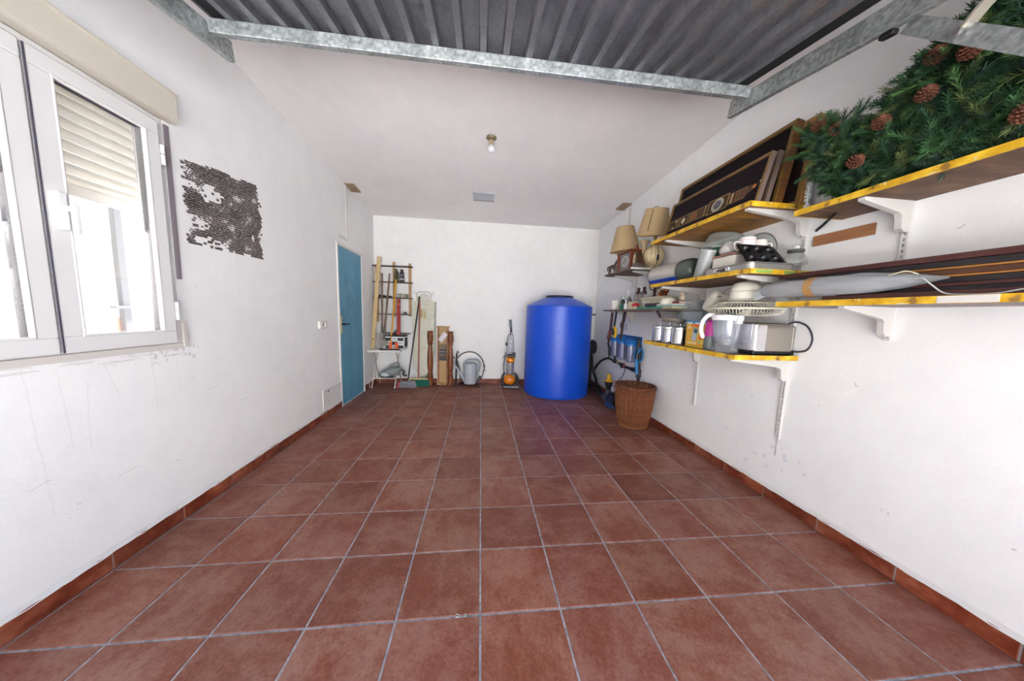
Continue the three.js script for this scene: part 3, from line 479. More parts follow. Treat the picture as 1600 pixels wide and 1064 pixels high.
{ // turned posts, cd rack, watering can, log holder
  const prof = smoothProfile([[.001, 0], [.052, 0], [.054, .03], [.046, .05], [.042, .075], [.047, .1], [.05, .15], [.04, .185], [.046, .2], [.046, .215], [.036, .23], [.046, .3], [.05, .42], [.044, .55], [.034, .66], [.032, .7], [.047, .712], [.047, .725], [.036, .735], [.046, .77], [.05, .83], [.046, .88], [.038, .9], [.048, .912], [.048, .93], [.001, .935]], 120);
  for (const [x, z, l] of [[-.867, -3.985, 'turned brown newel post in front of the ironing board'], [-.523, -3.95, 'turned brown newel post beside the watering can']]) {
    const t = thing('newel_post', l, 'newel post', [x, 0, z], 0); part('shaft', lathe(prof, 28), turned, t); part('base', lathe([[0, 0], [.062, 0], [.062, .012], [.056, .018], [0, .018]], 28), turned, t);
  }
  const r = thing('cd_rack', 'tall pale wooden rack with red side strips between the newel posts', 'rack', [-.66, 0, -4.05]);
  part('base', box(.2, .02, .12, .0, .01, 0, .004), pine, r); part('top', box(.22, .016, .12, 0, 1.005, 0, .004), pine, r); part('back_panel', box(.17, .98, .014, 0, .505, -.042, .002), wood([214, 180, 128], [186, 148, 96], .6, 1, 3), r);
  for (const s of [-1, 1]) { part('side', box(.02, .98, .1, s * .084, .505, 0, .003), pine, r); const g = []; for (let i = 0; i < 44; i++) g.push(box(.014, .014, .016, s * .068, .05 + i * .0215, .034, .003)); part('slot_strip', g, mat(0x843c2c, .5), r, 'dark red notched strip'); }
  const cd = thing('cd_case', 'dark cd case, lowest of the row in the wooden rack', 'cd case', [-.66, .43, -4.03], 0, 'cd cases in the wooden rack'); part('case', box(.122, .009, .08, 0, 0, 0, .001), mat(0x2c2c30, .25), cd); part('spine', box(.118, .006, .004, 0, 0, .04, .001), mat(0x8f9298, .4), cd);
  const ord = ['second', 'third', 'fourth', 'fifth', 'sixth', 'seventh', 'eighth', 'ninth', 'tenth', 'eleventh', 'twelfth'];
  [.452, .476, .498, .532, .546, .562, .59, .606, .622, .66, .694].forEach((y, i) => dup(cd, [-.66, y, -4.03], 0, `dark cd case, ${ord[i]} from the bottom of the row in the wooden rack`));
  const mg = part('booklet', beam([-.705, .76, -3.99], [-.605, .9, -4.0], .09, .01, [0, 0, 1]), mat(0xd8ccd0, .5)); tag(mg, 'pale pink and white booklet tilted at the top of the wooden rack', 'booklet');
  part('stripe', [beam([-.7, .775, -3.984], [-.6, .885, -3.994], .018, .002, [0, 0, 1])], mat(0xf2eef0, .5), mg);

  const lh = thing('log_holder', 'black wrought iron log holder with twisted hoop behind the watering can', 'log holder', [-.2, 0, -4.04]), iron = mat(0x2b2c31, .5, .5);
  const arc = []; for (let i = 0; i <= 24; i++) { const a = 2.5 - i / 24 * 2.78; arc.push([Math.cos(a) * .255 + .0, .31 + Math.sin(a) * .27, 0]); } arc.push([.22, .14, .0], [.16, .04, .0]);
  const hoopC = new THREE.CatmullRomCurve3(arc.map((q) => V3(...q)));
  part('hoop', new THREE.TubeGeometry(hoopC, 90, .008, 6), iron, lh);
  const tw = []; for (let i = 0; i <= 260; i++) { const q = hoopC.getPoint(i / 260 * .86), a = i * .9; tw.push([q.x + Math.cos(a) * .005, q.y + Math.sin(a) * .005, q.z + Math.sin(a) * .006]); } part('twist', tube(tw, .006, 400, 5), iron, lh);
  part('upright', [rod([-.235, 0, 0], [-.225, .55, 0], .013), tube([[-.225, .55, 0], [-.215, .585, 0], [-.19, .57, 0], [-.2, .545, 0]], .007, 16, 6), tube([[-.235, .46, 0], [-.27, .47, 0], [-.265, .5, 0]], .006, 12, 6)], iron, lh);
  for (const [p0, p1] of [[[-.23, .42, .005], [-.12, .06, .01]], [[.2, .15, .005], [.12, .03, .01]]]) part('side_band', beam(p0, p1, .05, .006, [0, 0, 1]), mat(0x4a4648, .5, .4), lh);
  part('scroll', tube([[.235, .33, 0], [.265, .35, 0], [.28, .325, 0], [.26, .315, 0]], .004, 16, 6), iron, lh); part('scroll', tube([[.235, .26, 0], [.265, .24, 0], [.28, .265, 0], [.26, .275, 0]], .004, 16, 6), iron, lh);
  part('base', [box(.32, .016, .14, -.01, .03, .04, .004), rod([-.15, .0, .09], [-.15, .03, .09], .008), rod([.13, .0, .09], [.13, .03, .09], .008)], iron, lh);

  const w = thing('watering_can', 'pale grey plastic watering can with spout pointing left', 'watering can', [-.185, .038, -3.96]), cm = mat(0xb9bec6, .45);
  part('body', lathe([[0, 0], [.1, 0], [.106, .006], [.107, .02], [.113, .17], [.116, .174], [.115, .2], [.12, .3], [.122, .335], [.117, .335], [.112, .2], [.1, .01], [0, .008]], 40), cm, w);
  for (const [r, y] of [[.112, .222], [.113, .252], [.106, .046]]) part('band', lathe([[r, y - .007], [r + .0065, y], [r, y + .008]], 40), mat(0xc5c9d0, .45), w);
  part('hood', new THREE.CylinderGeometry(.122, .121, .05, 40, 1, false, Math.PI * .75, Math.PI * 1.5).translate(0, .335, 0), new THREE.MeshStandardMaterial({ color: 0xb2b7c0, roughness: .45, side: THREE.DoubleSide }), w);
  part('spout', (() => { const c = new THREE.CatmullRomCurve3([V3(-.09, .06, 0), V3(-.16, .16, .0), V3(-.225, .265, 0), V3(-.29, .335, 0)]), g = new THREE.TubeGeometry(c, 24, 1, 14); const p = g.attributes.position; for (let i = 0; i <= 24; i++) { const q = c.getPointAt(i / 24), r = .034 - i / 24 * .02; for (let k = 0; k <= 14; k++) { const j = i * 15 + k, v = V3().fromBufferAttribute(p, j).sub(q).multiplyScalar(r).add(q); p.setXYZ(j, v.x, v.y, v.z); } } g.computeVertexNormals(); return g; })(), cm, w);
  part('handle', tube([[-.1, .35, 0], [-.06, .405, 0], [.04, .42, 0], [.12, .415, 0], [.165, .37, 0], [.155, .27, 0], [.125, .16, 0], [.105, .1, 0]], .017, 48, 12), mat(0x9da2ab, .45), w);
}
{ // upright vacuum cleaner
  const v = thing('vacuum_cleaner', 'upright grey and orange vacuum cleaner standing by the blue tank', 'vacuum cleaner', [.5, 0, -3.86]), g1 = mat(0x83848a, .35, .2), dk = mat(0x3c3b40, .45), or = new THREE.MeshPhysicalMaterial({ color: 0xf28a1c, roughness: .2, clearcoat: .6 });
  const ft = part('floor_head', [box(.285, .05, .16, .01, .03, .05, .02, 3)], mat(0x4a494e, .4), v); part('trim', box(.26, .014, .012, .01, .026, .132, .004), mat(0xa8a8ac, .3, .6), ft);
  part('ball', sph(.098, -.005, .125, -.02, 1.05, 1, .95, 32, 22), or, v);
  part('ball_cap', [P(cyl(.055, .085, .03, 0, 0, 0, 28), .098, .125, -.02, 0, 0, -Math.PI / 2), P(cyl(.055, .085, .03, 0, 0, 0, 28), -.108, .125, -.02, 0, 0, Math.PI / 2)], dk, v);
  part('yoke', [tube([[-.1, .05, .06], [-.135, .1, .03], [-.13, .18, -.02], [-.09, .24, -.05]], .017, 20, 10), tube([[.11, .05, .06], [.14, .1, .03], [.13, .18, -.02], [.085, .24, -.05]], .017, 20, 10), tube([[-.08, .07, .08], [-.03, .045, .11], [.04, .045, .11], [.09, .07, .08]], .014, 20, 10)], dk, v);
  part('dust_bin', lathe([[0, .23], [.06, .23], [.064, .25], [.066, .42], [.062, .44], [0, .44]], 32), new THREE.MeshPhysicalMaterial({ color: 0xc8c8cc, roughness: .12, transmission: .5, thickness: 0 }), v);
  part('bin_core', lathe([[0, .24], [.03, .24], [.048, .43], [0, .43]], 24), mat(0x8d8a8c, .3, .5), v);
  const cy = part('cyclone', [lathe([[0, .435], [.062, .435], [.07, .46], [.068, .5], [.05, .52], [0, .52]], 28)], or, v);
  const cn = []; for (let i = 0; i < 7; i++) { const a = i / 7 * 6.283; cn.push(cyl(.016, .022, .06, Math.cos(a) * .05, .465, Math.sin(a) * .05, 12)); } part('cone', cn, or, cy);
  part('collar', [box(.13, .05, .1, 0, .545, -.02, .016, 2), box(.05, .09, .05, .06, .56, .0, .012)], dk, v);
  part('body_spine', box(.1, .5, .05, 0, .36, -.085, .02, 2), dk, v);
  part('neck', (() => { const s = new THREE.Shape(); s.moveTo(-.055, .56); s.lineTo(.055, .56); s.quadraticCurveTo(.055, .8, .028, .9); s.lineTo(-.026, .9); s.quadraticCurveTo(-.055, .8, -.055, .56); return ext(s, .035, .008).translate(0, 0, -.08); })(), g1, v);
  part('neck_window', [box(.012, .05, .012, .0, .64, -.03, .004), box(.012, .06, .012, .004, .71, -.03, .004), box(.012, .06, .012, .006, .79, -.03, .004)], mat(0xcfcfd4, .3), v);
  part('wand', [rod([.012, .86, -.075], [.0, 1.08, -.1], .021, 14, .016)], dk, v); part('handle_grip', rod([-.002, 1.03, -.098], [-.01, 1.16, -.115], .025, 14, .022), g1, v);
  part('button', [box(.018, .05, .014, .01, .92, -.045, .005)], mat(0xd8d8dc, .3), v); part('cable_hook', [box(.05, .05, .05, -.062, .74, -.06, .012), tube([[-.06, .52, -.04], [-.1, .54, -.03], [-.13, .5, -.02]], .005, 12, 6)], black, v);
  part('power_cable', tube([[-.09, .2, -.08], [-.11, .35, -.07], [-.09, .5, -.08], [-.075, .6, -.08]], .008, 20, 6), black, v);
}
{ // blue water tank
  const t = thing('water_tank', 'big blue plastic water tank with a black lid in the far corner', 'water tank', [1.235, 0, -3.583]);
  const bp = noiseTex(256, (u, v) => { const n = 128 + wrapN(u, v, 26, 5, 4) * 110 + wrapN(u, v, 80, 9, 2) * 60; return [cl(n), cl(n), cl(n)]; }, false); bp.repeat.set(6, 3);
  const m = new THREE.MeshStandardMaterial({ color: 0x1553d6, roughness: .34, bumpMap: bp, bumpScale: .0015 });
  part('body', lathe([[0, 0], [.512, 0], [.523, .012], [.524, .06], [.5235, .5], [.522, 1.0], [.5195, 1.004], [.5195, 1.01], [.522, 1.014], [.521, 1.39], [.518, 1.402], [.506, 1.41], [.36, 1.482], [.225, 1.537], [.205, 1.542], [0, 1.542]], 96), m, t);
  part('lid', [lathe([[0, 1.572], [.195, 1.572], [.212, 1.566], [.214, 1.548], [.2, 1.542]], 48), ...Array.from({ length: 28 }, (_, i) => box(.008, .02, .012, Math.cos(i / 28 * 6.283) * .213, 1.557, Math.sin(i / 28 * 6.283) * .213, .002))], mat(0x1c1d22, .4), t);
  part('tap', [P(cyl(.012, .012, .05, 0, 0, 0, 12), .5, 1.29, .12, 0, -.25, -Math.PI / 2), box(.02, .03, .02, .55, 1.29, .13, .004)], mat(0x2a2d36, .4), t);
}
{ // filters, pipes, pump, hose
  const f = thing('water_filter', 'row of three blue capped water filter housings on the right wall', 'water filter', [XR, .0, -2.8]);
  const bowl = lathe(smoothProfile([[.001, 0], [.05, .002], [.058, .02], [.06, .12], [.062, .24]], 24), 28), cart = lathe([[0, .02], [.034, .02], [.034, .22], [0, .22]], 20);
  const bm = new THREE.MeshPhysicalMaterial({ color: 0xc4c6de, roughness: .12, transmission: .75, thickness: 0 });
  [[-.235, .68], [-.005, .675], [.215, .67]].forEach(([z, y]) => {
    const h = part('filter_head', [cyl(.068, .068, .03, -.09, y + .225, z, 28), box(.1, .05, .15, -.09, y + .275, z, .012, 2), cyl(.04, .036, .02, -.09, y + .295, z, 20)], mat(0x1f78c8, .35), f);
    const b = part('filter_bowl', bowl, bm, h); b.position.set(-.09, y, z); const c = part('cartridge', cart, mat(0xb4b2c6, .7), h); c.position.set(-.09, y, z);
  });
  part('wall_plate', box(.012, .12, .66, -.008, .955, 0, .003), mat(0x2a6fb4, .5), f);
  const p = thing('water_pipe', 'black plastic water pipes around the three filters', 'pipe', [XR - .045, 0, 0]), bk = mat(0x1f2024, .45);
  part('pipe', tube([[-.05, .935, -3.08], [-.02, .93, -3.13], [0, .88, -3.13], [0, .65, -3.12], [0, .6, -3.1]], .019, 40, 10), bk, p);
  part('pipe', tube([[0, .61, -3.1], [0, .585, -2.95], [0, .57, -2.8], [0, .575, -2.6], [0, .585, -2.47], [0, .585, -2.43]], .019, 40, 10), bk, p);
  part('pipe', tube([[-.04, .94, -2.44], [0, .9, -2.43], [0, .68, -2.43], [0, .4, -2.42], [0, .1, -2.42]], .019, 40, 10), bk, p);
  part('pipe', tube([[0, .585, -3.1], [0, .61, -3.3], [-.01, .58, -3.45], [-.01, .46, -3.7], [0, .3, -3.9]], .017, 40, 10), bk, p);
  part('pipe_elbow', [sph(.033, 0, .6, -3.11), sph(.033, 0, .585, -2.43), box(.05, .07, .06, 0, .578, -2.86, .012, 2), box(.055, .05, .09, 0, .575, -2.55, .012, 2), cyl(.03, .03, .08, 0, .5, -2.425, 14)], bk, p);
  part('union', [box(.04, .025, .06, 0, .6, -2.99, .008), ], mat(0xc9b784, .5), p); part('valve', [cyl(.014, .014, .05, -.02, .57, -2.78, 12)], mat(0xb8485a, .4), p);
  const bh = thing('blue_hose', 'blue hose loop hanging right of the water filters', 'hose', [XR - .06, 0, -2.42]); part('hose', tube([[0, .95, .0], [.01, .88, -.09], [-.01, .76, -.08], [0, .7, 0], [0, .78, .09], [-.01, .88, .07], [-.02, .8, 0], [-.02, .62, -.02]], .012, 60, 8), mat(0x2579b8, .4), bh); part('fitting', [cyl(.02, .018, .1, -.02, .74, -.005, 12), cyl(.013, .013, .1, -.02, .9, .01, 10), box(.05, .02, .02, -.02, .985, .01, .005)], mat(0x3a3c40, .4, .4), bh);
  part('tube_run', rod([-.02, .72, -.02], [-.01, .54, -.0], .02), mat(0x2579b8, .4), bh);
  const lp = thing('hose_clamp_loop', 'black hose loop hanging left of the water filters', 'hose', [XR - .04, 0, -3.32]); part('loop', tube([[0, .92, .14], [0, .93, .02], [0, .86, -.07], [0, .78, -.03], [0, .77, .08], [0, .8, .16]], .013, 40, 8), bk, lp); part('spray_gun', [rod([0, .79, -.0], [-.01, .66, .02], .026, 12, .018), rod([-.01, .68, .02], [-.01, .6, .02], .012)], bk, lp);
  const pu = thing('water_pump', 'blue black water pump with a yellow capped controller by the basket', 'pump', [1.85, 0, -2.86]), pb = mat(0x2a3440, .4), pd = mat(0x24262b, .45);
  part('motor', P(cyl(.062, .062, .2, 0, 0, 0, 28), .0, .095, .0, Math.PI / 2), pb, pu); const fins = []; for (let i = 0; i < 18; i++) { const a = i / 18 * 6.283; fins.push(box(.006, .012, .18, Math.sin(a) * .064, .095 + Math.cos(a) * .064, .1, .001)); } part('cooling_fin', fins, mat(0x303c4c, .45), pu);
  part('fan_cover', P(cyl(.07, .066, .05, 0, 0, 0, 28), .0, .095, .19, Math.PI / 2), pd, pu); part('pump_head', [P(cyl(.08, .07, .09, 0, 0, 0, 28), .0, .095, -.1, Math.PI / 2), cyl(.04, .034, .06, 0, .15, -.05, 20)], mat(0x5b5d68, .45, .3), pu);
  part('base_plate', [box(.14, .02, .2, 0, .01, .09, .006), box(.04, .05, .16, -.04, .035, .09, .006), box(.04, .05, .16, .04, .035, .09, .006)], mat(0x2c5f90, .45), pu); part('terminal_box', box(.08, .05, .1, 0, .18, .09, .01, 2), pd, pu);
  part('controller', lathe([[0, .19], [.034, .19], [.036, .24], [.05, .27], [.055, .3], [.06, .31], [.06, .325], [0, .325]], 28).translate(0, 0, -.06), pd, pu); part('yellow_cap', lathe([[0, .322], [.058, .322], [.06, .345], [.036, .352], [.03, .36], [.03, .435], [.024, .44], [0, .44]], 28).translate(0, 0, -.06), mat(0xe2b020, .4), pu);
  part('suction_pipe', tube([[0, .095, -.14], [-.02, .08, -.25], [.0, .06, -.4], [.06, .05, -.6]], .022, 24, 10), mat(0x3a3b40, .5), pu);
  part('cable', tube([[.05, .33, -.05], [.1, .35, .0], [.14, .42, .05], [.16, .5, .07], [.16, .56, .08]], .005, 30, 6), black, pu); part('cable', tube([[.05, .28, -.02], [.09, .2, .06], [.06, .2, .14]], .006, 16, 6), black, pu);
  const hr = thing('hose_reel', 'black coiled hose on a stand behind the blue tank', 'hose reel', [1.97, 0, -3.95]);
  const ring = []; for (let i = 0; i < 7; i++) ring.push(new THREE.TorusGeometry(.07 + (i % 4) * .016, .012, 8, 32).rotateY(Math.PI / 2).translate(-.03 + i * .01, .72, .03)); part('coil', ring, mat(0x222226, .5), hr); part('hub', P(cyl(.06, .06, .05, 0, 0, 0, 24), -.04, .72, .03, 0, 0, Math.PI / 2), mat(0x2e2e33, .4), hr);
  part('stand', [rod([0, 0, .0], [0, .72, .0], .02), tube([[.0, .6, .03], [-.02, .4, .12], [.02, .2, .2], [.0, .08, .35], [-.02, .05, .6]], .024, 40, 10), tube([[-.04, .62, .0], [-.03, .3, .02], [-.06, .06, .2], [-.1, .04, .5]], .02, 40, 10)], mat(0x232327, .5), hr); part('nozzle', tube([[-.02, .62, .07], [-.02, .56, .1], [-.02, .6, .14]], .009, 14, 6), mat(0x9a9aa0, .4), hr);
  const hb = thing('hanging_belt', 'dark red brown belt hanging under the trinket shelf end', 'belt', [1.77, 0, -2.78]); part('strap', [beam([0, 1.335, 0], [.01, .99, -.06], .012, .06, [0, 0, 1]), beam([.005, 1.02, -.05], [.0, .95, -.1], .014, .07, [0, 0, 1])], mat(0x5e3a36, .6), hb); part('tip', beam([-.006, 1.06, -.05], [-.006, .97, -.09], .006, .04, [0, 0, 1]), mat(0xa04a40, .6), hb);
  const hs = thing('pruning_saw', 'yellow and black handled saw hanging beside the red belt', 'saw', [1.77, 0, -2.66]); part('blade', beam([0, 1.335, .0], [.0, 1.12, -.04], .008, .045, [0, 0, 1]), mat(0x2f2b2a, .5), hs); part('handle', tube([[0, 1.13, -.03], [0, 1.07, .02], [0, 1.0, .0], [0, 1.01, -.06]], .018, 24, 8), mat(0xe0b420, .4), hs); part('grip', rod([0, 1.12, -.05], [0, 1.02, -.06], .02), mat(0x242424, .6), hs);
  const hp = thing('hanging_strap', 'long dark brown strap hanging above the water filters', 'strap', [1.82, 0, -2.52]); part('strap', [beam([0, 1.335, 0], [0, 1.2, -.03], .012, .07, [0, 0, 1]), beam([0, 1.215, -.03], [0, .97, -.07], .012, .045, [0, 0, 1])], mat(0x4e3c34, .65), hp); part('hook', tube([[0, 1.2, -.07], [0, 1.16, -.1], [0, 1.12, -.07]], .008, 12, 6), mat(0x2c2724, .5), hp);
}
{ // wicker basket
  const b = thing('wicker_basket', 'tall brown wicker basket against the right wall', 'basket', [1.79, 0, -2.09]);
  const R0 = .152, R1 = .215, H = .475, N = 28, rad = (y) => R0 + (R1 - R0) * (y / H) + .012 * Math.sin(y / H * Math.PI);
  const ms = [[158, 94, 52], [136, 76, 40], [176, 112, 66]].map(([r, g, bb]) => new THREE.MeshStandardMaterial({ map: grainTex([r, g, bb], [r * .7, g * .64, bb * .6], 10), roughness: .55 }));
  const grooveShadeM = mat(0x5e3420, .6), rows = 44, per = [[], [], []];  // stake colour darkened to paint in the shade of the weave grooves
  for (let k = 0; k < rows; k++) { const y = .014 + k * (H - .03) / rows, pts = []; for (let i = 0; i < N * 6; i++) { const a = i / (N * 6) * 6.283, r = rad(y) + Math.sin(a * N) * .008 + Math.sin(a * N * 2 + (k % 2 ? Math.PI : 0)) * .0024; pts.push([Math.cos(a) * r, y + Math.sin(a * N * .5 + k * 2.1) * .0014, Math.sin(a) * r]); } per[rnd() < .8 ? 0 : rnd() < .5 ? 1 : 2].push(tube(pts, .0052, N * 7, 5, true)); }
  per.forEach((g, i) => { const m = part('weave', g, ms[i], b); m.userData.kind = 'stuff'; });
  for (let i = 0; i < N; i++) { const a = (i + .75) / N * 6.283, c = Math.cos(a), s = Math.sin(a), q = .001; part('stake', rod([c * (rad(0) - q), 0, s * (rad(0) - q)], [c * (rad(H) - q), H, s * (rad(H) - q)], .0052, 7), grooveShadeM, b); }
  const rim = []; for (const [y, dr, f] of [[H + .004, .004, 0], [H + .004, -.006, 2], [H - .012, .009, 4]]) { const pts = []; for (let i = 0; i < 60; i++) { const a = i / 60 * 6.283; pts.push([Math.cos(a) * (R1 + dr), y + Math.sin(a * 20 + f) * .004, Math.sin(a) * (R1 + dr)]); } rim.push(tube(pts, .0085, 240, 6, true)); } part('rim', rim, ms[1], b);
  const band = []; for (const y of [.008, .02]) { const pts = []; for (let i = 0; i < 50; i++) { const a = i / 50 * 6.283; pts.push([Math.cos(a) * (R0 + .006), y + Math.sin(a * 18 + y * 200) * .003, Math.sin(a) * (R0 + .006)]); } band.push(tube(pts, .007, 200, 6, true)); } part('foot_rim', band, ms[2], b);
  part('handle_loop', tube([[-.06, .25, .179], [-.03, .262, .2], [.0, .262, .206], [.05, .25, .186]], .008, 24, 6), ms[0], b);
  part('bottom', new THREE.CylinderGeometry(R0, R0, .01, 32).translate(0, .012, 0), ms[1], b);
}
// ---------------------------------------------------------------- picture frames on the top shelf
const gilt = wood([140, 106, 52], [96, 68, 30], .4, 4, 1), boxWood = wood([128, 84, 44], [92, 56, 26], .5, 2, 2), tanWood = wood([186, 142, 84], [150, 106, 58], .5, 3, 1);
function frame(label, x0, x1, y0, h, zN, zF, t, w, fm, sideM, pic, picMat, glass) {
  const L = zN - zF, f = thing('picture_frame', label, 'picture frame', [x0, y0, (zN + zF) / 2]); f.rotation.z = -Math.atan2(x1 - x0, h);   // leans back on what stands behind it
  const H = Math.hypot(h, x1 - x0);
  const bar = (a, b, c, d) => box(t, b - a, d - c, t / 2, (a + b) / 2, (c + d) / 2, .003);
  part('moulding', [bar(0, w, -L / 2, L / 2), bar(H - w, H, -L / 2, L / 2), bar(w, H - w, -L / 2, -L / 2 + w), bar(w, H - w, L / 2 - w, L / 2)], fm, f);
  part('side', [box(t * .9, H - .006, .004, t * .52, H / 2, L / 2 + .001, .001), box(t * .9, .004, L - .004, t * .52, H + .001, 0, .001)], sideM, f);
  const g = new THREE.PlaneGeometry(L - w * 2 + .01, H - w * 2 + .01).rotateY(-Math.PI / 2).translate(.012, H / 2, 0);
  part('picture', pic ? g : g, picMat, f);
  part('back_board', box(.006, H - .01, L - .01, t - .003, H / 2, 0, .001), boxWood, f);
  return f;
}
{
  const pt = canvasTex(1024, 384, (c, w, h) => {                          // dark ground with a strip of old brass instrument motifs
    c.fillStyle = '#1b1318'; c.fillRect(0, 0, w, h);
    const X = (m) => m / .91 * w, Y = (m) => h - (m + .036) / .29 * h, R = (a, b, p, q, col) => { c.fillStyle = col; c.fillRect(X(a), Y(q), X(b) - X(a), Y(p) - Y(q)); };
    R(.015, .5, .03, .112, '#a08a5a'); R(.021, .494, .035, .107, '#4a3a2e');
    for (let i = 0; i < 220; i++) { c.fillStyle = ['rgba(150,122,84,.35)', 'rgba(90,64,48,.5)', 'rgba(44,32,30,.5)', 'rgba(170,140,96,.25)'][i % 4]; c.fillRect(X(rr(.03, .48)), Y(rr(.04, .1)), rr(4, 18), rr(3, 12)); }
    for (const [a, b] of [[.125, .132], [.155, .162], [.25, .257], [.28, .286], [.44, .45]]) R(a, b, .034, .108, '#a98f5c');
    R(.165, .245, .04, .1, '#3a2c26'); R(.29, .36, .04, .102, '#8a5a3a'); R(.37, .435, .04, .102, '#55402e');
    const E = (x, y, a, b, col) => { c.fillStyle = col; c.beginPath(); c.ellipse(X(x), Y(y), a / .91 * w, b / .29 * h, 0, 0, 7); c.fill(); };
    E(.2, .07, .024, .024, '#d9c8a0'); E(.1, .092, .012, .011, '#c9b48a'); E(.07, .046, .012, .01, '#b9a27a');
    R(.475, .66, .022, .125, '#a08552'); R(.482, .653, .028, .119, '#4a3224'); E(.565, .073, .055, .046, '#b9b6a6'); E(.565, .073, .042, .036, '#8d8a88'); E(.565, .073, .028, .026, '#4c4a58'); E(.565, .073, .02, .018, '#6a6672');
    R(.66, .8, .035, .11, '#8d744a'); R(.666, .795, .04, .105, '#3c2a22'); for (const [a, b, k] of [[.68, .7, '#b09a6a'], [.715, .735, '#7a4c34'], [.745, .75, '#b09a6a'], [.76, .79, '#6a4636']]) R(a, b, .04, .105, k);
    c.fillStyle = '#5a4034'; c.beginPath(); c.moveTo(X(.8), Y(.11)); c.lineTo(X(.855), Y(.1)); c.lineTo(X(.86), Y(.075)); c.lineTo(X(.8), Y(.045)); c.fill();
    E(.855, .088, .014, .013, '#c87a40'); c.strokeStyle = '#8a7a54'; c.lineWidth = 4; c.beginPath(); c.moveTo(X(.865), Y(.09)); c.lineTo(X(.9), Y(.11)); c.stroke(); E(.892, .106, .007, .006, '#d8c890');
  });
  const pm = new THREE.MeshPhysicalMaterial({ map: pt, roughness: .6, specularIntensity: .25 }), dark = new THREE.MeshPhysicalMaterial({ color: 0x120d11, roughness: .6, specularIntensity: .25 }), darkBrown = mat(0x2a1c1a, .6);
  // from back to front
  frame('tan wooden frame standing at the back of the top shelf, nearest the pine garland', 1.925, 1.99, 1.9905, .535, -.605, -1.5, .045, .035, tanWood, tanWood, 0, darkBrown);
  frame('large gilt frame with a plain dark picture behind the others on the top shelf', 1.80, 1.895, 1.9905, .525, -.655, -1.715, .055, .024, gilt, boxWood, 0, dark);
  frame('grey brown frame stacked between the small clock picture and the large dark picture', 1.722, 1.795, 1.9905, .33, -.645, -1.5, .03, .02, mat(0x6a5648, .5), mat(0x6c5c54, .5), 0, darkBrown);
  frame('small gilt frame with a printed strip of old clock parts on black', 1.66, 1.738, 1.9905, .318, -.64, -1.585, .03, .016, gilt, mat(0x75645a, .5), 1, pm);
}
// ---------------------------------------------------------------- clocks and lamps shelf
const shadeT = noiseTex(256, (u, v) => { const n = perlin.noise(u * 12, v * 110, 3) * 16 + perlin.noise(u * 120, v * 14, 5) * 10; return [cl(214 + n), cl(188 + n), cl(142 + n)]; }); shadeT.repeat.set(3, 2);
const shadeM = new THREE.MeshPhysicalMaterial({ map: shadeT, roughness: .95, transmission: .35, thickness: 0, side: THREE.DoubleSide }), cer = new THREE.MeshPhysicalMaterial({ color: 0xdcc79c, roughness: .25, clearcoat: .5 });
function tableLamp(label, at, yS, r0, r1, hS, tilt, ribs, br, off = [0, 0]) {
  const l = thing('table_lamp', label, 'lamp', at), base = lathe(smoothProfile([[.001, 0], [.06, 0], [.064, .012], [.05, .03], [br * .8, .07], [br, .13], [br * .85, .2], [br * .4, .25], [.022, .27], [.02, .29]], 40), 72);
  if (ribs) { const p = base.attributes.position; for (let i = 0; i < p.count; i++) { const x = p.getX(i), z = p.getZ(i), y = p.getY(i), a = Math.atan2(z, x), k = y > .04 && y < .25 ? 1 + .07 * Math.sin(a * 16) : 1; p.setX(i, x * k); p.setZ(i, z * k); } base.computeVertexNormals(); }
  part('lamp_base', base, cer, l); part('socket', [cyl(.014, .014, .05, 0, .285, 0, 14), cyl(.019, .017, .045, 0, .325, 0, 14)], mat(0x9c8a60, .35, .6), l); part('bulb', sph(.027, 0, .395, 0, 1, 1.2, 1), mat(0xe6e2d6, .3), l);
  const s = part('lamp_shade', lathe([[r0, 0], [r1, hS], [r1 - .003, hS], [r0 - .003, 0]], 56), shadeM, l); s.position.set(off[0], yS, off[1]); s.rotation.set(tilt[0], 0, tilt[1]);
  part('shade_ring', [new THREE.TorusGeometry(r0, .004, 6, 56).rotateX(Math.PI / 2), new THREE.TorusGeometry(r1, .004, 6, 56).rotateX(Math.PI / 2).translate(0, hS, 0)], mat(0xc9a868, .7), s);
  return l;
}
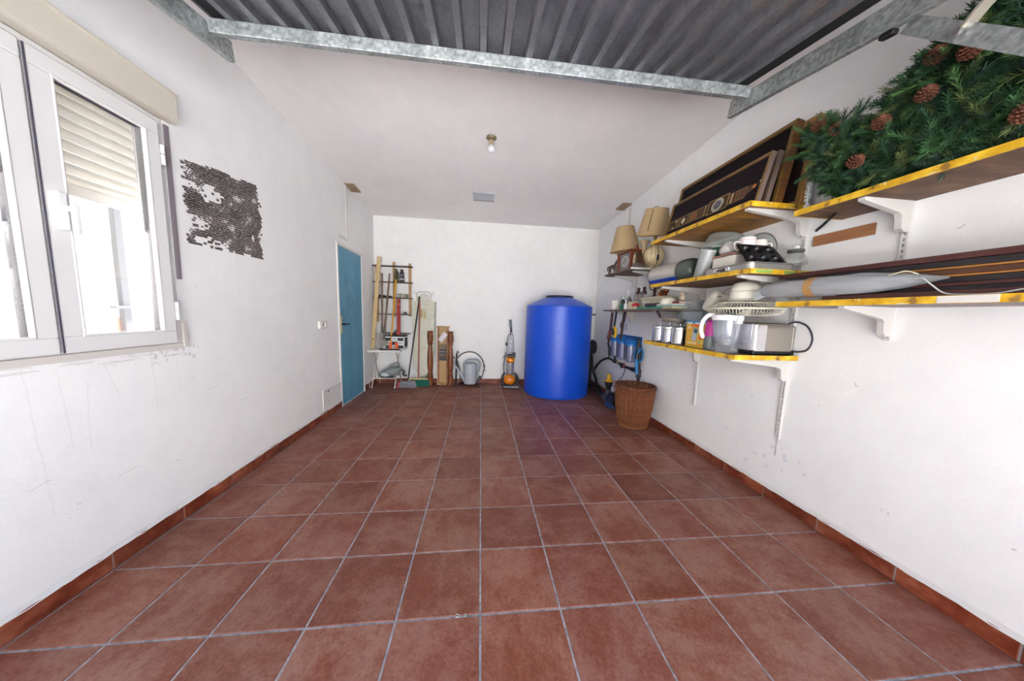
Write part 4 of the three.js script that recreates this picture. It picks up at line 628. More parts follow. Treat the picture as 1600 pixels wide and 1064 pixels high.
{
  tableLamp('table lamp with a beige shade standing behind the square wooden clock', [1.9, 1.8285, -2.68], .29, .19, .105, .3, [.05, .1], false, .085, [-.06, .0]);
  const l2 = tableLamp('table lamp with a ribbed cream base and beige shade, right of the clocks', [1.925, 1.8285, -2.15], .345, .175, .115, .27, [.2, .05], true, .1, [-.055, .05]);
  part('cord', tube([[-.19, .36, .16], [-.175, .48, .18], [-.14, .6, .17], [-.06, .63, .12]], .004, 24, 6), mat(0x4a4236, .6), l2);
  part('switch', box(.02, .06, .024, -.02, .1, .112, .006), black, l2); part('cord', tube([[-.02, .13, .112], [-.02, .2, .1], [.0, .28, .05]], .003, 12, 5), black, l2); part('cord', tube([[-.02, .07, .112], [-.03, .03, .12], [-.06, .008, .12], [-.02, .006, .05]], .003, 16, 5), black, l2);
  const v = thing('vase', 'tall cream ceramic vase between the two table lamps', 'vase', [1.975, 1.8285, -2.46]); v.scale.setScalar(.8); part('body', lathe(smoothProfile([[.001, 0], [.05, 0], [.075, .1], [.08, .24], [.05, .34], [.035, .4], [.06, .45], [.075, .47], [.07, .47], [.03, .4]], 40), 36), cer, v); part('handle', tube([[-.05, .33, .02], [-.09, .37, .03], [-.08, .43, .02], [-.045, .43, .01]], .008, 20, 8), cer, v);
  const v2 = thing('jug', 'cream ceramic jug behind the mantel clock', 'jug', [1.97, 1.8285, -2.32]); v2.scale.setScalar(.82); part('body', lathe(smoothProfile([[.001, 0], [.045, 0], [.07, .07], [.078, .16], [.055, .23], [.05, .27], [.062, .3], [.058, .3], [.04, .26]], 32), 32), mat(0xd8c496, .4), v2); part('rim', new THREE.TorusGeometry(.06, .005, 8, 32).rotateX(Math.PI / 2).translate(0, .3, 0), mat(0xa88c58, .5), v2);
  const ho = thing('horse_figurine', 'small dark brown and white horse figurine at the far shelf end', 'figurine', [1.72, 1.8285, -2.77], .5), hb = mat(0x4a3830, .4), hw = mat(0xe2ded6, .4);
  part('body', [sph(.03, 0, .1, 0, .8, .85, 1.7), rod([0, .115, .035], [0, .165, .07], .017, 12, .012), sph(.018, 0, .17, .085, .8, .85, 1.7).rotateX(0), ...[[-.014, .035], [.014, .04], [-.014, -.035], [.014, -.035]].map(([x, z]) => rod([x, .0, z * 1.15], [x, .09, z], .006, 8, .011)), tube([[0, .11, -.045], [0, .1, -.07], [0, .05, -.075]], .007, 10, 6)], hb, ho);
  part('mane', [rod([0, .185, .055], [0, .125, .02], .008, 8, .006), sph(.006, -.008, .19, .068), sph(.006, .008, .19, .068)], hw, ho); part('sock', [[-.014, .035], [.014, .04]].map(([x, z]) => cyl(.0085, .008, .03, x, 0, z * 1.13, 10)), hw, ho); part('blaze', sph(.009, 0, .178, .1, .6, 1, 1), hw, ho);
  const gb = thing('trinket_box', 'small dark green box between the horse and the square clock', 'box', [1.76, 1.8285, -2.665]); part('body', box(.07, .09, .07, 0, .045, 0, .006), mat(0x2b4a3a, .4), gb); part('lid', box(.074, .016, .074, 0, .098, 0, .005), mat(0x5a4630, .4), gb); part('ornament', [sph(.014, -.02, .115, .01), sph(.012, .015, .112, .0)], mat(0xb8a888, .4), gb);
  const ck = thing('clock', 'square mahogany clock with a grey face', 'clock', [1.785, 1.8285, -2.465], .06);
  part('case', [box(.14, .022, .33, 0, .011, 0, .004), box(.14, .022, .33, 0, .229, 0, .004), box(.13, .2, .035, 0, .12, .14, .004), box(.13, .2, .035, 0, .12, -.14, .004), box(.012, .2, .26, .055, .12, 0, .002)], mahog, ck);
  const ft = canvasTex(256, 256, (c) => { c.fillStyle = '#6e6a6c'; c.fillRect(0, 0, 256, 256); c.strokeStyle = '#8f8a86'; c.lineWidth = 4; c.strokeRect(14, 14, 228, 228); c.fillStyle = '#b9b6ae'; c.beginPath(); c.arc(128, 128, 92, 0, 7); c.fill(); c.fillStyle = '#9b988f'; c.beginPath(); c.arc(128, 128, 62, 0, 7); c.fill(); c.strokeStyle = '#4a4640'; c.lineWidth = 6; for (let i = 0; i < 12; i++) { const a = i / 12 * 6.283; c.beginPath(); c.moveTo(128 + Math.cos(a) * 72, 128 + Math.sin(a) * 72); c.lineTo(128 + Math.cos(a) * 86, 128 + Math.sin(a) * 86); c.stroke(); } });
  part('dial', new THREE.PlaneGeometry(.245, .19).rotateY(-Math.PI / 2).translate(-.045, .12, 0), new THREE.MeshStandardMaterial({ map: ft, roughness: .3 }), ck); part('hand', [beam([-.05, .12, 0], [-.05, .165, .03], .005, .002, [1, 0, 0]), beam([-.05, .12, 0], [-.05, .1, -.055], .005, .002, [1, 0, 0])], mat(0x2a2624, .4), ck);
  part('crest', ext([[-.05, 0], [.05, 0], [.02, .05], [0, .065], [-.02, .05]], .012, .002).rotateY(Math.PI / 2).translate(.03, .24, .1), mahog, ck);
  const mc = thing('mantel_clock', 'dark tambour mantel clock with a cream oval face', 'clock', [1.75, 1.8285, -2.185], -.2); mc.scale.set(.8, .9, .72);
  const ts = new THREE.Shape(); ts.moveTo(-.15, .02); ts.lineTo(.15, .02); ts.lineTo(.15, .04); ts.quadraticCurveTo(.1, .05, .085, .12); ts.quadraticCurveTo(.07, .2, 0, .2); ts.quadraticCurveTo(-.07, .2, -.085, .12); ts.quadraticCurveTo(-.1, .05, -.15, .04); ts.closePath();
  part('case', ext(ts, .07, .004, 16).rotateY(-Math.PI / 2).translate(.035, 0, 0), mat(0x4e3424, .35), mc); part('plinth', box(.1, .02, .32, 0, .01, 0, .004), mat(0x3c281c, .35), mc); part('dial', P(cyl(.056, .056, .006, 0, 0, 0, 32), -.04, .115, 0, 0, 0, Math.PI / 2), mat(0xe8ddc0, .3), mc); part('bezel', new THREE.TorusGeometry(.058, .005, 8, 36).rotateY(Math.PI / 2).translate(-.044, .115, 0), mat(0xb89a58, .3, .7), mc); part('dial_centre', P(cyl(.03, .03, .002, 0, 0, 0, 28), -.0475, .115, 0, 0, 0, Math.PI / 2), mat(0xcfc2a4, .3), mc); part('hand', [beam([-.05, .115, 0], [-.05, .145, .02], .004, .002, [1, 0, 0]), beam([-.05, .115, 0], [-.05, .1, .035], .004, .002, [1, 0, 0])], mat(0x2a2420, .4), mc);
}
// ---------------------------------------------------------------- trinket shelf
{
  const Y = 1.3555, G = glassClear();
  const mug = (name, label, at, r, h, m, turn, extra, cat = 'mug') => { const t = thing(name, label, cat, at, turn); part('cup', lathe(smoothProfile([[.001, 0], [r * .8, 0], [r * .9, .006], [r, h * .5], [r, h], [r - .004, h], [r - .004, h * .4], [r * .7, .012], [.001, .01]], 40), 32), m, t); part('handle', tube([[r * .95, h * .8, 0], [r + h * .28, h * .78, 0], [r + h * .34, h * .5, 0], [r + h * .2, h * .24, 0], [r * .93, h * .2, 0]], .006, 24, 8), m, t); if (extra) extra(t); return t; };
  const wp = part('wood_block', box(.02, .11, .07, 0, .055, 0, .003), wood([168, 118, 84], [130, 84, 56], .6)); wp.position.set(1.77, Y, -2.79); tag(wp, 'small brown wooden block at the far end of the trinket shelf', 'wooden block');
  mug('mug', 'white mug with a floral band at the far end of the trinket shelf', [1.73, Y, -2.62], .06, .115, mat(0xe9e5dc, .25), Math.PI * .55, (t) => part('band', lathe([[.0604, .04], [.0606, .09]], 32), (() => { const m = new THREE.MeshStandardMaterial({ map: canvasTex(256, 64, (c) => { c.fillStyle = '#e9e4d8'; c.fillRect(0, 0, 256, 64); for (let i = 0; i < 60; i++) { c.fillStyle = ['#b99a50', '#8a9a60', '#c07a70', '#6a7a58'][i % 4]; c.beginPath(); c.arc(rnd() * 256, rnd() * 64, rr(2, 6), 0, 7); c.fill(); } }), roughness: .3 }); return m; })(), t));
  const bottle = (name, label, at, prof, m, cap) => { const t = thing(name, label, 'bottle', at); part('body', lathe(smoothProfile(prof, 36), 28), m, t); if (cap) part('cap', cap[0], cap[1], t); return t; };
  const gb = bottle('perfume_bottle', 'dark bottle with a green foot right of the floral mug', [1.74, Y, -2.44], [[.001, 0], [.035, 0], [.036, .03], [.026, .05], [.024, .11], [.012, .125], [.012, .135], [.001, .135]], mat(0x1e2a28, .2), [cyl(.014, .014, .03, 0, .13, 0, 16), mat(0x9aa4a0, .3, .5)]); part('glass_foot', lathe([[.036, 0], [.039, .012], [.037, .045], [.03, .05]], 24), mat(0x146a4e, .15), gb);
  const gb2 = thing('green_ornament', 'small emerald green glass ornament in front of the dark bottle', 'ornament', [1.69, Y, -2.38]); part('base', lathe([[0, 0], [.022, 0], [.018, .02], [.01, .03], [.016, .05], [.008, .065], [0, .066]], 20), mat(0x157a58, .15), gb2); part('top', sph(.012, 0, .07, 0), mat(0x0f5a40, .2), gb2);
  bottle('glass_bottle', 'small white topped glass bottle beside the cream candle', [1.71, Y, -2.3], [[.001, 0], [.022, 0], [.023, .06], [.012, .08], [.011, .095], [.001, .095]], mat(0xe9e9ec, .15), [cyl(.013, .012, .02, 0, .09, 0, 16), mat(0xf4f4f6, .3)]);
  bottle('glass_bottle', 'tall slim clear bottle with a stopper behind the cream candle', [1.79, Y, -2.42], [[.001, 0], [.026, 0], [.028, .1], [.014, .14], [.012, .2], [.016, .205], [.012, .205], [.012, .14], [.001, .01]], G, [[cyl(.012, .01, .02, 0, .2, 0, 14), sph(.014, 0, .23, 0)], mat(0xdcdce0, .15)]);
  bottle('glass_bottle', 'short smoky bottle at the wall behind the dark bottle', [1.9, Y, -2.6], [[.001, 0], [.04, 0], [.042, .12], [.02, .16], [.018, .19], [.001, .19]], mat(0x8a8486, .2), [cyl(.018, .018, .02, 0, .19, 0, 14), mat(0xb9b6b4, .3)]);
  const cd = thing('candle', 'square cream candle with ridged sides on the trinket shelf edge', 'candle', [1.73, Y, -2.17]); part('block', [box(.06, .09, .12, 0, .045, 0, .006)], mat(0xe4d6ae, .5), cd); part('ridge', [-.045, -.015, .015, .045].map((z) => box(.006, .084, .022, -.031, .043, z, .003)), mat(0xe9deba, .5), cd);
  const ms = thing('toadstool', 'red capped toadstool ornament with a white stalk', 'ornament', [1.685, Y, -2.03]); part('stalk', cyl(.012, .01, .04, 0, 0, 0, 16), mat(0xece6dc, .4), ms); part('cap', lathe(smoothProfile([[.001, .036], [.036, .034], [.04, .045], [.026, .066], [.001, .074]], 24), 28), mat(0xc01f28, .3), ms); part('dot', [sph(.006, -.02, .066, .012), sph(.006, -.024, .06, -.014)], white, ms);
  const tt = part('teal_cloth', (() => { const g = box(.14, .012, .4, 0, .006, 0, .004, 3), p = g.attributes.position; for (let i = 0; i < p.count; i++) if (p.getY(i) > .006) p.setY(i, .011 + Math.sin(p.getZ(i) * 30) * .004 + .005); g.computeVertexNormals(); return g; })(), mat(0x1f9a80, .6)); tt.position.set(1.73, Y, -1.77); tag(tt, 'folded teal cloth lying on the trinket shelf edge', 'cloth');
  const dk = thing('glasses_case', 'dark grey spectacles case lying on the teal cloth', 'case', [1.72, Y + .0205, -1.76], .25); part('lower_shell', box(.06, .022, .16, 0, .011, 0, .01, 3), mat(0x3c3a3c, .5), dk); part('upper_shell', box(.062, .018, .164, 0, .03, 0, .009, 3), mat(0x45434a, .5), dk);
  const bx = thing('cream_box', 'wide cream box at the wall on the trinket shelf', 'box', [1.9, Y, -1.95]); part('body', box(.16, .11, .42, 0, .055, 0, .008), mat(0xd9cdb0, .5), bx); part('lid', box(.17, .03, .43, 0, .123, 0, .008), mat(0xe0d5ba, .5), bx);
  const jar = (label, at, r, h, m) => { const t = thing('glass_jar', label, 'jar', at); part('body', lathe(smoothProfile([[.001, 0], [r, 0], [r * 1.02, h * .5], [r * .95, h], [r * .9, h], [r * .95, h * .5], [.001, .006]], 30), 28), m, t); part('rim', new THREE.TorusGeometry(r * .93, .003, 8, 28).rotateX(Math.PI / 2).translate(0, h, 0), m, t); return t; };
  jar('clear glass jar behind the red toadstool', [1.8, Y, -2.06], .045, .13, G); jar('low clear glass in front of the wide cream box', [1.765, Y, -1.94], .035, .085, G); jar('tall clear glass jar at the wall behind the cream candle', [1.93, Y, -2.3], .06, .19, G);
  const wb = thing('flat_book', 'pale green and white books lying flat under the white bowl', 'books', [1.785, Y, -1.56]); part('book', box(.15, .02, .26, 0, .01, 0, .002), mat(0xc9c79a, .6), wb); part('book', box(.15, .016, .25, .002, .0285, .005, .002), mat(0x9ab4ac, .6), wb); part('book', box(.14, .01, .25, .0, .042, 0, .002), mat(0xe6e6e2, .6), wb);
  const bw = thing('bowl', 'white bowl upside down on the flat books', 'bowl', [1.78, Y + .0475, -1.6]); part('bowl_wall', lathe(smoothProfile([[.075, 0], [.073, .02], [.06, .05], [.035, .062], [.001, .064]], 28), 32), mat(0xe6dfcc, .3), bw); part('foot_ring', cyl(.028, .026, .008, 0, .062, 0, 24), mat(0xd9d0ba, .4), bw);
  const rb = thing('red_book', 'dark red book lying beside the white bowl', 'book', [1.84, Y + .0475, -1.48]); part('cover', box(.13, .022, .1, 0, .011, 0, .003), mat(0x8f2a30, .5), rb); part('pages', box(.126, .014, .004, -.001, .011, .0505, .001), mat(0xe0d4c0, .8), rb);
  const fg = thing('dog_figurine', 'small cream and brown dog figurine sitting on the red book', 'figurine', [1.86, Y + .07, -1.5]); part('body', [sph(.026, 0, .032, 0, .9, 1.25, .9), sph(.02, -.006, .075, 0, 1.05, 1, 1), sph(.01, -.024, .07, 0, 1.2, .7, .8), sph(.012, -.016, .008, .012, 1.6, .7, .8), sph(.012, -.016, .008, -.012, 1.6, .7, .8)], mat(0xdccbb0, .4), fg); part('ear', [sph(.009, .0, .085, .02, .7, 1.6, .6), sph(.009, .0, .085, -.02, .7, 1.6, .6)], mat(0x6a4a38, .4), fg);
  const ca = thing('candelabrum', 'dark bronze two armed candelabrum under the clocks shelf', 'candelabrum', [1.93, Y + .1385, -2.08]), br = mat(0x4a3028, .35, .5);
  part('stem', lathe(smoothProfile([[.001, 0], [.045, 0], [.045, .01], [.02, .02], [.012, .05], [.02, .07], [.012, .09], [.018, .14], [.012, .17], [.016, .2], [.026, .235], [.026, .24], [.001, .24]], 50), 24), br, ca);
  for (const s of [-1, 1]) { part('arm', [tube([[0, .11, 0], [0, .09, s * .05], [0, .11, s * .1], [0, .17, s * .11], [0, .2, s * .11]], .006, 24, 8), tube([[0, .13, 0], [0, .16, s * .035], [0, .18, s * .05], [0, .15, s * .055]], .004, 16, 6)], br, ca); part('candle_cup', lathe([[0, .195], [.022, .2], [.026, .215], [.014, .225], [.014, .24], [.018, .275], [.014, .275], [0, .245]], 20).translate(0, 0, s * .11), mat(0x5a342c, .35, .4), ca); }
  for (const [z, l] of [[-2.41, 'small bronze bell shaped figurine, left one of the pair']].concat([[-2.3, 'small bronze bell shaped figurine, right one of the pair']])) { const t = thing('bronze_figurine', l, 'figurine', [z < -2.35 ? 1.92 : 1.93, Y + (z < -2.35 ? .0 : .193), z]); if (z < -2.35) { part('stand', box(.09, .19, .09, 0, .095, 0, .006), mat(0xb4b0aa, .5), t); } part('body', lathe(smoothProfile([[.001, 0], [.03, 0], [.026, .03], [.012, .05], [.02, .07], [.006, .088], [.001, .09]], 28), 20).translate(0, z < -2.35 ? .19 : 0, 0), mat(0x5a4038, .3, .5), t); }
  const bs = thing('brass_ornament', 'pair of copper coloured ornaments on the wide cream box', 'ornament', [1.9, Y + .1385, -1.87]); part('cup', lathe(smoothProfile([[.001, 0], [.025, 0], [.012, .02], [.028, .05], [.03, .07], [.026, .07]], 24), 24).translate(0, 0, .04), mat(0x8a4a2c, .25, .6), bs); part('bell', lathe(smoothProfile([[.034, 0], [.03, .03], [.014, .06], [.004, .08]], 24), 24).translate(0, 0, -.05), mat(0xa0603a, .25, .6), bs); part('tray', box(.09, .006, .2, 0, .003, 0, .002), mat(0xb06a44, .35, .4), bs);
  const bt = thing('blue_tin', 'small blue green tin beside the copper ornaments', 'tin', [1.93, Y + .1385, -1.99 + .06 - .0]); part('body', box(.05, .06, .05, 0, .03, -.07 + .07, .004), mat(0x4a8a98, .4), bt); part('lid', box(.054, .012, .054, 0, .065, 0, .003), mat(0x3a7484, .4), bt);
  // ------------------------------------------------------------ middle yellow shelf
  const M = 1.5815;
  const rl = thing('silver_drum', 'long silver drum lying on its side with a dark green domed end', 'container', [1.735, M + .096, -1.48], .03), rsil = mat(0xcac4ba, .42, .5);
  part('shell', P(cyl(.094, .094, .4, 0, -.2, 0, 40), 0, 0, -.06, Math.PI / 2), rsil, rl);
  part('dome', lathe(smoothProfile([[.094, 0], [.096, .01], [.1, .05], [.092, .11], [.06, .15], [.001, .165]], 30), 40).rotateX(Math.PI / 2).translate(0, 0, .14), new THREE.MeshPhysicalMaterial({ color: 0x66726a, roughness: .18, transmission: .4, thickness: 0 }), rl);
  part('rim', [new THREE.TorusGeometry(.095, .004, 8, 44).translate(0, 0, .14), new THREE.TorusGeometry(.095, .004, 8, 44).translate(0, 0, -.26)], mat(0x4a4a48, .4, .4), rl);
  part('end_disc', P(cyl(.092, .092, .004, 0, 0, 0, 40), 0, 0, -.262, Math.PI / 2), mat(0x9a948c, .4, .5), rl); part('blue_band', [new THREE.CylinderGeometry(.0955, .0955, .39, 20, 1, true, -1.05, .5).rotateX(Math.PI / 2).translate(0, 0, -.06)], new THREE.MeshStandardMaterial({ color: 0x2a50c8, roughness: .4, side: THREE.DoubleSide }), rl); part('foot_knob', sph(.012, -.05, -.086, .16), chrome, rl);
  const tu = thing('plastic_beaker', 'frosted grey plastic beaker tilted against the silver case', 'beaker', [1.665, M + .004, -1.06]); const tg = lathe(smoothProfile([[.001, 0], [.04, 0], [.044, .006], [.05, .1], [.054, .2], [.051, .2], [.046, .1], [.001, .008]], 30), 32); const tp = part('cup', tg, new THREE.MeshPhysicalMaterial({ color: 0xd2d4d2, roughness: .3, transmission: .55, thickness: 0 }), tu); tu.rotation.set(.26, 0, -.06); part('rim', new THREE.TorusGeometry(.053, .003, 8, 32).rotateX(Math.PI / 2).translate(0, .2, 0), mat(0xcfd0d0, .3), tu);
  const gp = thing('green_tub', 'dark green tub under a clear plastic cover', 'tub', [1.90, M, -1.12]); part('tub', lathe(smoothProfile([[.001, 0], [.1, 0], [.108, .01], [.13, .2], [.134, .225], [.128, .225], [.1, .02], [.001, .012]], 30), 40), mat(0x1c5a40, .35), gp);
  const cc = thing('clear_cover', 'clear plastic cake cover tilted on the dark green tub', 'cover', [1.89, M + .245, -1.12]); part('dome', lathe(smoothProfile([[.14, 0], [.136, .05], [.12, .1], [.08, .118], [.001, .12]], 30), 40), new THREE.MeshPhysicalMaterial({ color: 0xeef4f0, roughness: .06, transmission: .85, thickness: 0, side: THREE.DoubleSide }), cc); cc.rotation.set(.12, 0, -.1); part('rim', new THREE.TorusGeometry(.14, .004, 8, 48).rotateX(Math.PI / 2), mat(0xc9d2cc, .2), cc);
  const cs = thing('metal_case', 'flat stainless steel case with clasps lying on the middle yellow shelf', 'case', [1.618, M, -.945]);
  const cr = new THREE.Shape(), W = .32, D = .365, q = .05; cr.moveTo(0, .008); cr.lineTo(0, D - q); cr.quadraticCurveTo(0, D, q, D); cr.lineTo(W - q, D); cr.quadraticCurveTo(W, D, W, D - q); cr.lineTo(W, .008); cr.quadraticCurveTo(W, 0, W - .008, 0); cr.lineTo(.008, 0); cr.quadraticCurveTo(0, 0, 0, .008);
  part('body', ext(cr, .044, .002, 12).rotateX(Math.PI / 2).translate(0, .046, 0), steelDull, cs); part('lid_seam', ext(cr, .003, .0024, 12).rotateX(Math.PI / 2).translate(0, .042, 0), mat(0x807c78, .4, .7), cs);
  for (const z of [.1, .2]) { const k = part('clasp', box(.008, .026, .03, -.004, .024, z, .003), chrome, cs); part('hook', tube([[-.008, .03, z - .01], [-.014, .026, z], [-.008, .03, z + .01]], .003, 10, 6), chrome, k); } part('handle', tube([[-.003, .026, .115], [-.016, .02, .13], [-.016, .02, .17], [-.003, .026, .185]], .005, 20, 8), mat(0x4a4846, .4), cs);
  const ds = thing('baking_dish', 'white baking dish with a red rim on the steel case', 'dish', [1.79, M + .0495, -.87]); part('dish', [box(.2, .085, .2, 0, .0425, -.01, .012, 2)], mat(0xe6e2d4, .35), ds); part('rim', box(.22, .012, .22, 0, .091, -.01, .005), mat(0xa8786a, .5), ds);
  mug('mug', 'white mug with a lime green band among the kitchen things', [1.80, M + .1475, -.81], .046, .098, mat(0xeeeae6, .25), Math.PI * .9, (t) => { part('band', lathe([[.0464, .014], [.0466, .048]], 32), mat(0xc4cc3a, .35), t); part('print', lathe([[.0464, .07], [.0466, .09]], 32), mat(0xe6c8c8, .35), t); });
  const m2 = mug('mug', 'white mug lying tipped over beside the lime banded mug', [1.755, M + .1475 + .04, -.955], .039, .085, mat(0xf0ece8, .25), 0); m2.rotation.set(Math.PI / 2 * .9, 0, .3);
  mug('mug', 'plain white mug at the back right of the lime banded mug', [1.885, M + .1475, -.8], .04, .085, mat(0xe9e4dc, .25), -.4);
  const gl = thing('glass_disc', 'round glass pan lid standing against the wall behind the mugs', 'pan lid', [1.985, M + .162, -.93]); gl.rotation.z = -.1; part('lid', P(lathe(smoothProfile([[.16, 0], [.15, .012], [.09, .03], [.001, .036]], 24), 48), 0, 0, 0, 0, 0, Math.PI / 2), new THREE.MeshPhysicalMaterial({ color: 0xe6ebe8, roughness: .05, transmission: .8, thickness: 0, side: THREE.DoubleSide }), gl); part('rim', new THREE.TorusGeometry(.16, .004, 8, 56).rotateY(Math.PI / 2), steelDull, gl); part('knob', P(cyl(.014, .018, .02, 0, 0, 0, 18), -.035, 0, 0, 0, 0, Math.PI / 2), mat(0x6a3a34, .4), gl);
  const mt = thing('muffin_tin', 'black six cup muffin tin leaning on the baking dish', 'muffin tin', [1.80, M + .0495, -.64]); mt.scale.x = .93; mt.rotation.x = -.95;
  const pl = new THREE.Shape(); pl.moveTo(-.14, 0); pl.lineTo(.14, 0); pl.lineTo(.155, .02); pl.lineTo(.145, .165); pl.quadraticCurveTo(.14, .185, .12, .185); pl.lineTo(-.12, .185); pl.quadraticCurveTo(-.14, .185, -.145, .165); pl.lineTo(-.155, .02); pl.closePath();
  for (const x of [-.092, 0, .092]) for (const y of [.05, .137]) { const h = new THREE.Path(); h.absarc(x, y, .036, 0, Math.PI * 2, true); pl.holes.push(h); }
  const bk = mat(0x1a1a1c, .3, .4); part('plate', ext(pl, .003, .001, 18).rotateX(-Math.PI / 2).rotateX(Math.PI), bk, mt); mt.children[0].geometry.rotateX(Math.PI / 2).rotateX(Math.PI / 2 + Math.PI / 2);
  mt.children[0].geometry.computeBoundingBox(); mt.remove(mt.children[0]); mt.rotation.x = -.7; part('plate', ext(pl, .003, .001, 18), bk, mt);
  for (const x of [-.092, 0, .092]) for (const y of [.05, .137]) part('cup', P(lathe([[.036, 0], [.029, -.028], [0, -.028], [0, -.026], [.028, -.026], [.0355, 0]], 24), x, y, .001, Math.PI / 2), bk, mt);
  const jr = thing('glass_bowl', 'small upturned glass bowl with a dark lid and white knob by the upright', 'bowl', [1.96, M + .0495, -.615]); part('bowl', lathe(smoothProfile([[.062, 0], [.06, .03], [.045, .06], [.03, .075]], 24), 32), new THREE.MeshPhysicalMaterial({ color: 0xe6e8e4, roughness: .06, transmission: .75, thickness: 0, side: THREE.DoubleSide }), jr); part('lid', cyl(.042, .042, .014, 0, .076, 0, 28), mat(0x4a4a48, .4), jr); part('knob', sph(.016, 0, .104, 0), white, jr);
  // ------------------------------------------------------------ lowest yellow shelf
  const Lo = 1.0445;
  const cn = thing('canister', 'polished steel canister with a lid, farthest of the three', 'canister', [1.69, Lo, -1.545], 0, 'three steel canisters on the lowest yellow shelf');
  part('body', lathe([[0, 0], [.06, 0], [.064, .004], [.064, .118], [.066, .122], [.066, .126], [.064, .128]], 44), mat(0xd8d8da, .13, 1), cn); part('lid', lathe([[.067, .128], [.067, .146], [.063, .151], [.02, .154], [0, .154]], 44), mat(0xd8d8da, .16, 1), cn); part('knob', lathe([[.006, .152], [.006, .162], [.013, .168], [.013, .176], [.006, .182], [0, .182]], 20), chrome, cn);
  dup(cn, [1.69, Lo, -1.405], 0, 'polished steel canister with a lid, middle one of the three'); dup(cn, [1.69, Lo, -1.262], 0, 'polished steel canister with a lid, nearest of the three to the yellow box');
  const kp = thing('black_pot', 'black pot behind the steel canisters carrying the fish bowl', 'pot', [1.91, Lo, -1.42]); part('pot', lathe([[0, 0], [.118, 0], [.124, .008], [.126, .13], [.13, .134], [.13, .138], [0, .138]], 40), mat(0x1d1d1f, .3, .3), kp); part('handle', [tube([[-.12, .11, .03], [-.15, .115, .03], [-.15, .115, -.03], [-.12, .11, -.03]], .006, 14, 6)], black, kp);
  const bb = thing('radio', 'small black device with a white knob next to the yellow box', 'device', [1.715, Lo, -1.152]); part('body', box(.07, .12, .07, 0, .06, 0, .008), black, bb); part('knob', P(cyl(.012, .012, .01, 0, 0, 0, 18), -.037, .03, .01, 0, 0, Math.PI / 2), white, bb);
  const pn = thing('frying_pan', 'small frying pan with a dark purple handle lying on the canisters', 'pan', [1.69, Lo + .186, -1.37]); pn.rotation.set(.06, 0, -.05); part('pan', lathe([[0, 0], [.085, 0], [.105, .035], [.108, .037], [.104, .037], [.083, .004], [0, .004]], 40), mat(0xaaa093, .4, .4), pn); part('handle', rod([-.05, .03, -.11], [-.04, .085, -.2], .011, 12, .014), mat(0x3a1830, .35), pn); part('ferrule', rod([-.035, .025, -.085], [-.05, .035, -.115], .009), steelDull, pn);
  const fb = thing('fish_bowl', 'round glass bowl with a flared neck on the black pot', 'bowl', [1.915, Lo + .1385, -1.43]); fb.scale.setScalar(.92); part('bowl', lathe(smoothProfile([[.001, .004], [.06, .002], [.105, .03], [.135, .1], [.13, .16], [.1, .215], [.088, .24], [.098, .265], [.102, .268]], 50), 48), new THREE.MeshPhysicalMaterial({ color: 0xeaf1f3, roughness: .04, transmission: .78, thickness: 0, side: THREE.DoubleSide }), fb); part('rim', new THREE.TorusGeometry(.101, .004, 8, 40).rotateX(Math.PI / 2).translate(0, .267, 0), new THREE.MeshPhysicalMaterial({ color: 0xe8f0f2, roughness: .04, transmission: .7, thickness: 0 }), fb);
  const cbd = part('cardboard_sheet', beam([1.97, Lo, -1.22], [2.025, 1.45, -1.27], .012, .15, [0, 0, 1]), mat(0xc4b098, .8)); tag(cbd, 'bent piece of tan cardboard against the wall by the fish bowl', 'cardboard');
  const pk = thing('product_box', 'yellow cardboard box printed with a small grey device', 'box', [1.69, Lo, -1.035], -.06);
  const pt = canvasTex(256, 256, (c) => {
    c.fillStyle = '#e6bc3c'; c.fillRect(0, 0, 256, 256); for (let i = 0; i < 90; i++) { c.fillStyle = ['rgba(240,150,40,.25)', 'rgba(246,214,90,.3)', 'rgba(226,120,60,.2)'][i % 3]; c.beginPath(); c.ellipse(rnd() * 256, 30 + rnd() * 200, rr(8, 40), rr(5, 26), 0, 0, 7); c.fill(); }
    c.fillStyle = '#3c90c8'; c.fillRect(0, 0, 256, 26); c.fillStyle = '#dce6ea'; c.fillRect(0, 12, 256, 14); c.fillStyle = '#4a98cc'; c.fillRect(84, 10, 34, 16); c.fillStyle = '#e8683a'; c.fillRect(60, 34, 150, 16); c.fillStyle = '#e4d6b0'; c.fillRect(24, 52, 46, 26);
    c.save(); c.translate(126, 132); c.rotate(.22); c.fillStyle = '#aebcc4'; c.fillRect(-36, -66, 68, 128); c.fillStyle = '#2c6a80'; c.fillRect(-24, -58, 48, 40); c.fillStyle = '#164858'; c.fillRect(-14, -50, 28, 24); c.fillStyle = '#d4dce0'; for (let a = 0; a < 3; a++) for (let b = 0; b < 5; b++) c.fillRect(-24 + a * 18, -8 + b * 13, 10, 7); c.restore();
    c.fillStyle = '#e0583a'; c.fillRect(188, 70, 40, 22); c.fillRect(190, 130, 36, 40); c.fillStyle = '#6a4a50'; c.beginPath(); c.arc(208, 116, 14, 0, 7); c.fill(); c.fillStyle = '#e8e0d8'; c.beginPath(); c.arc(208, 114, 6, 0, 7); c.fill(); c.fillStyle = '#a8c080'; c.fillRect(176, 184, 34, 26); c.fillStyle = '#f0dc9c'; c.fillRect(20, 206, 140, 20);
  });
  const bg = new THREE.BoxGeometry(.07, .205, .22).translate(0, .1025, 0); part('carton', bg, new THREE.MeshStandardMaterial({ map: pt, roughness: .55 }), pk); part('flap', box(.072, .003, .222, 0, .2065, 0, .001), mat(0x4a90c4, .55), pk);
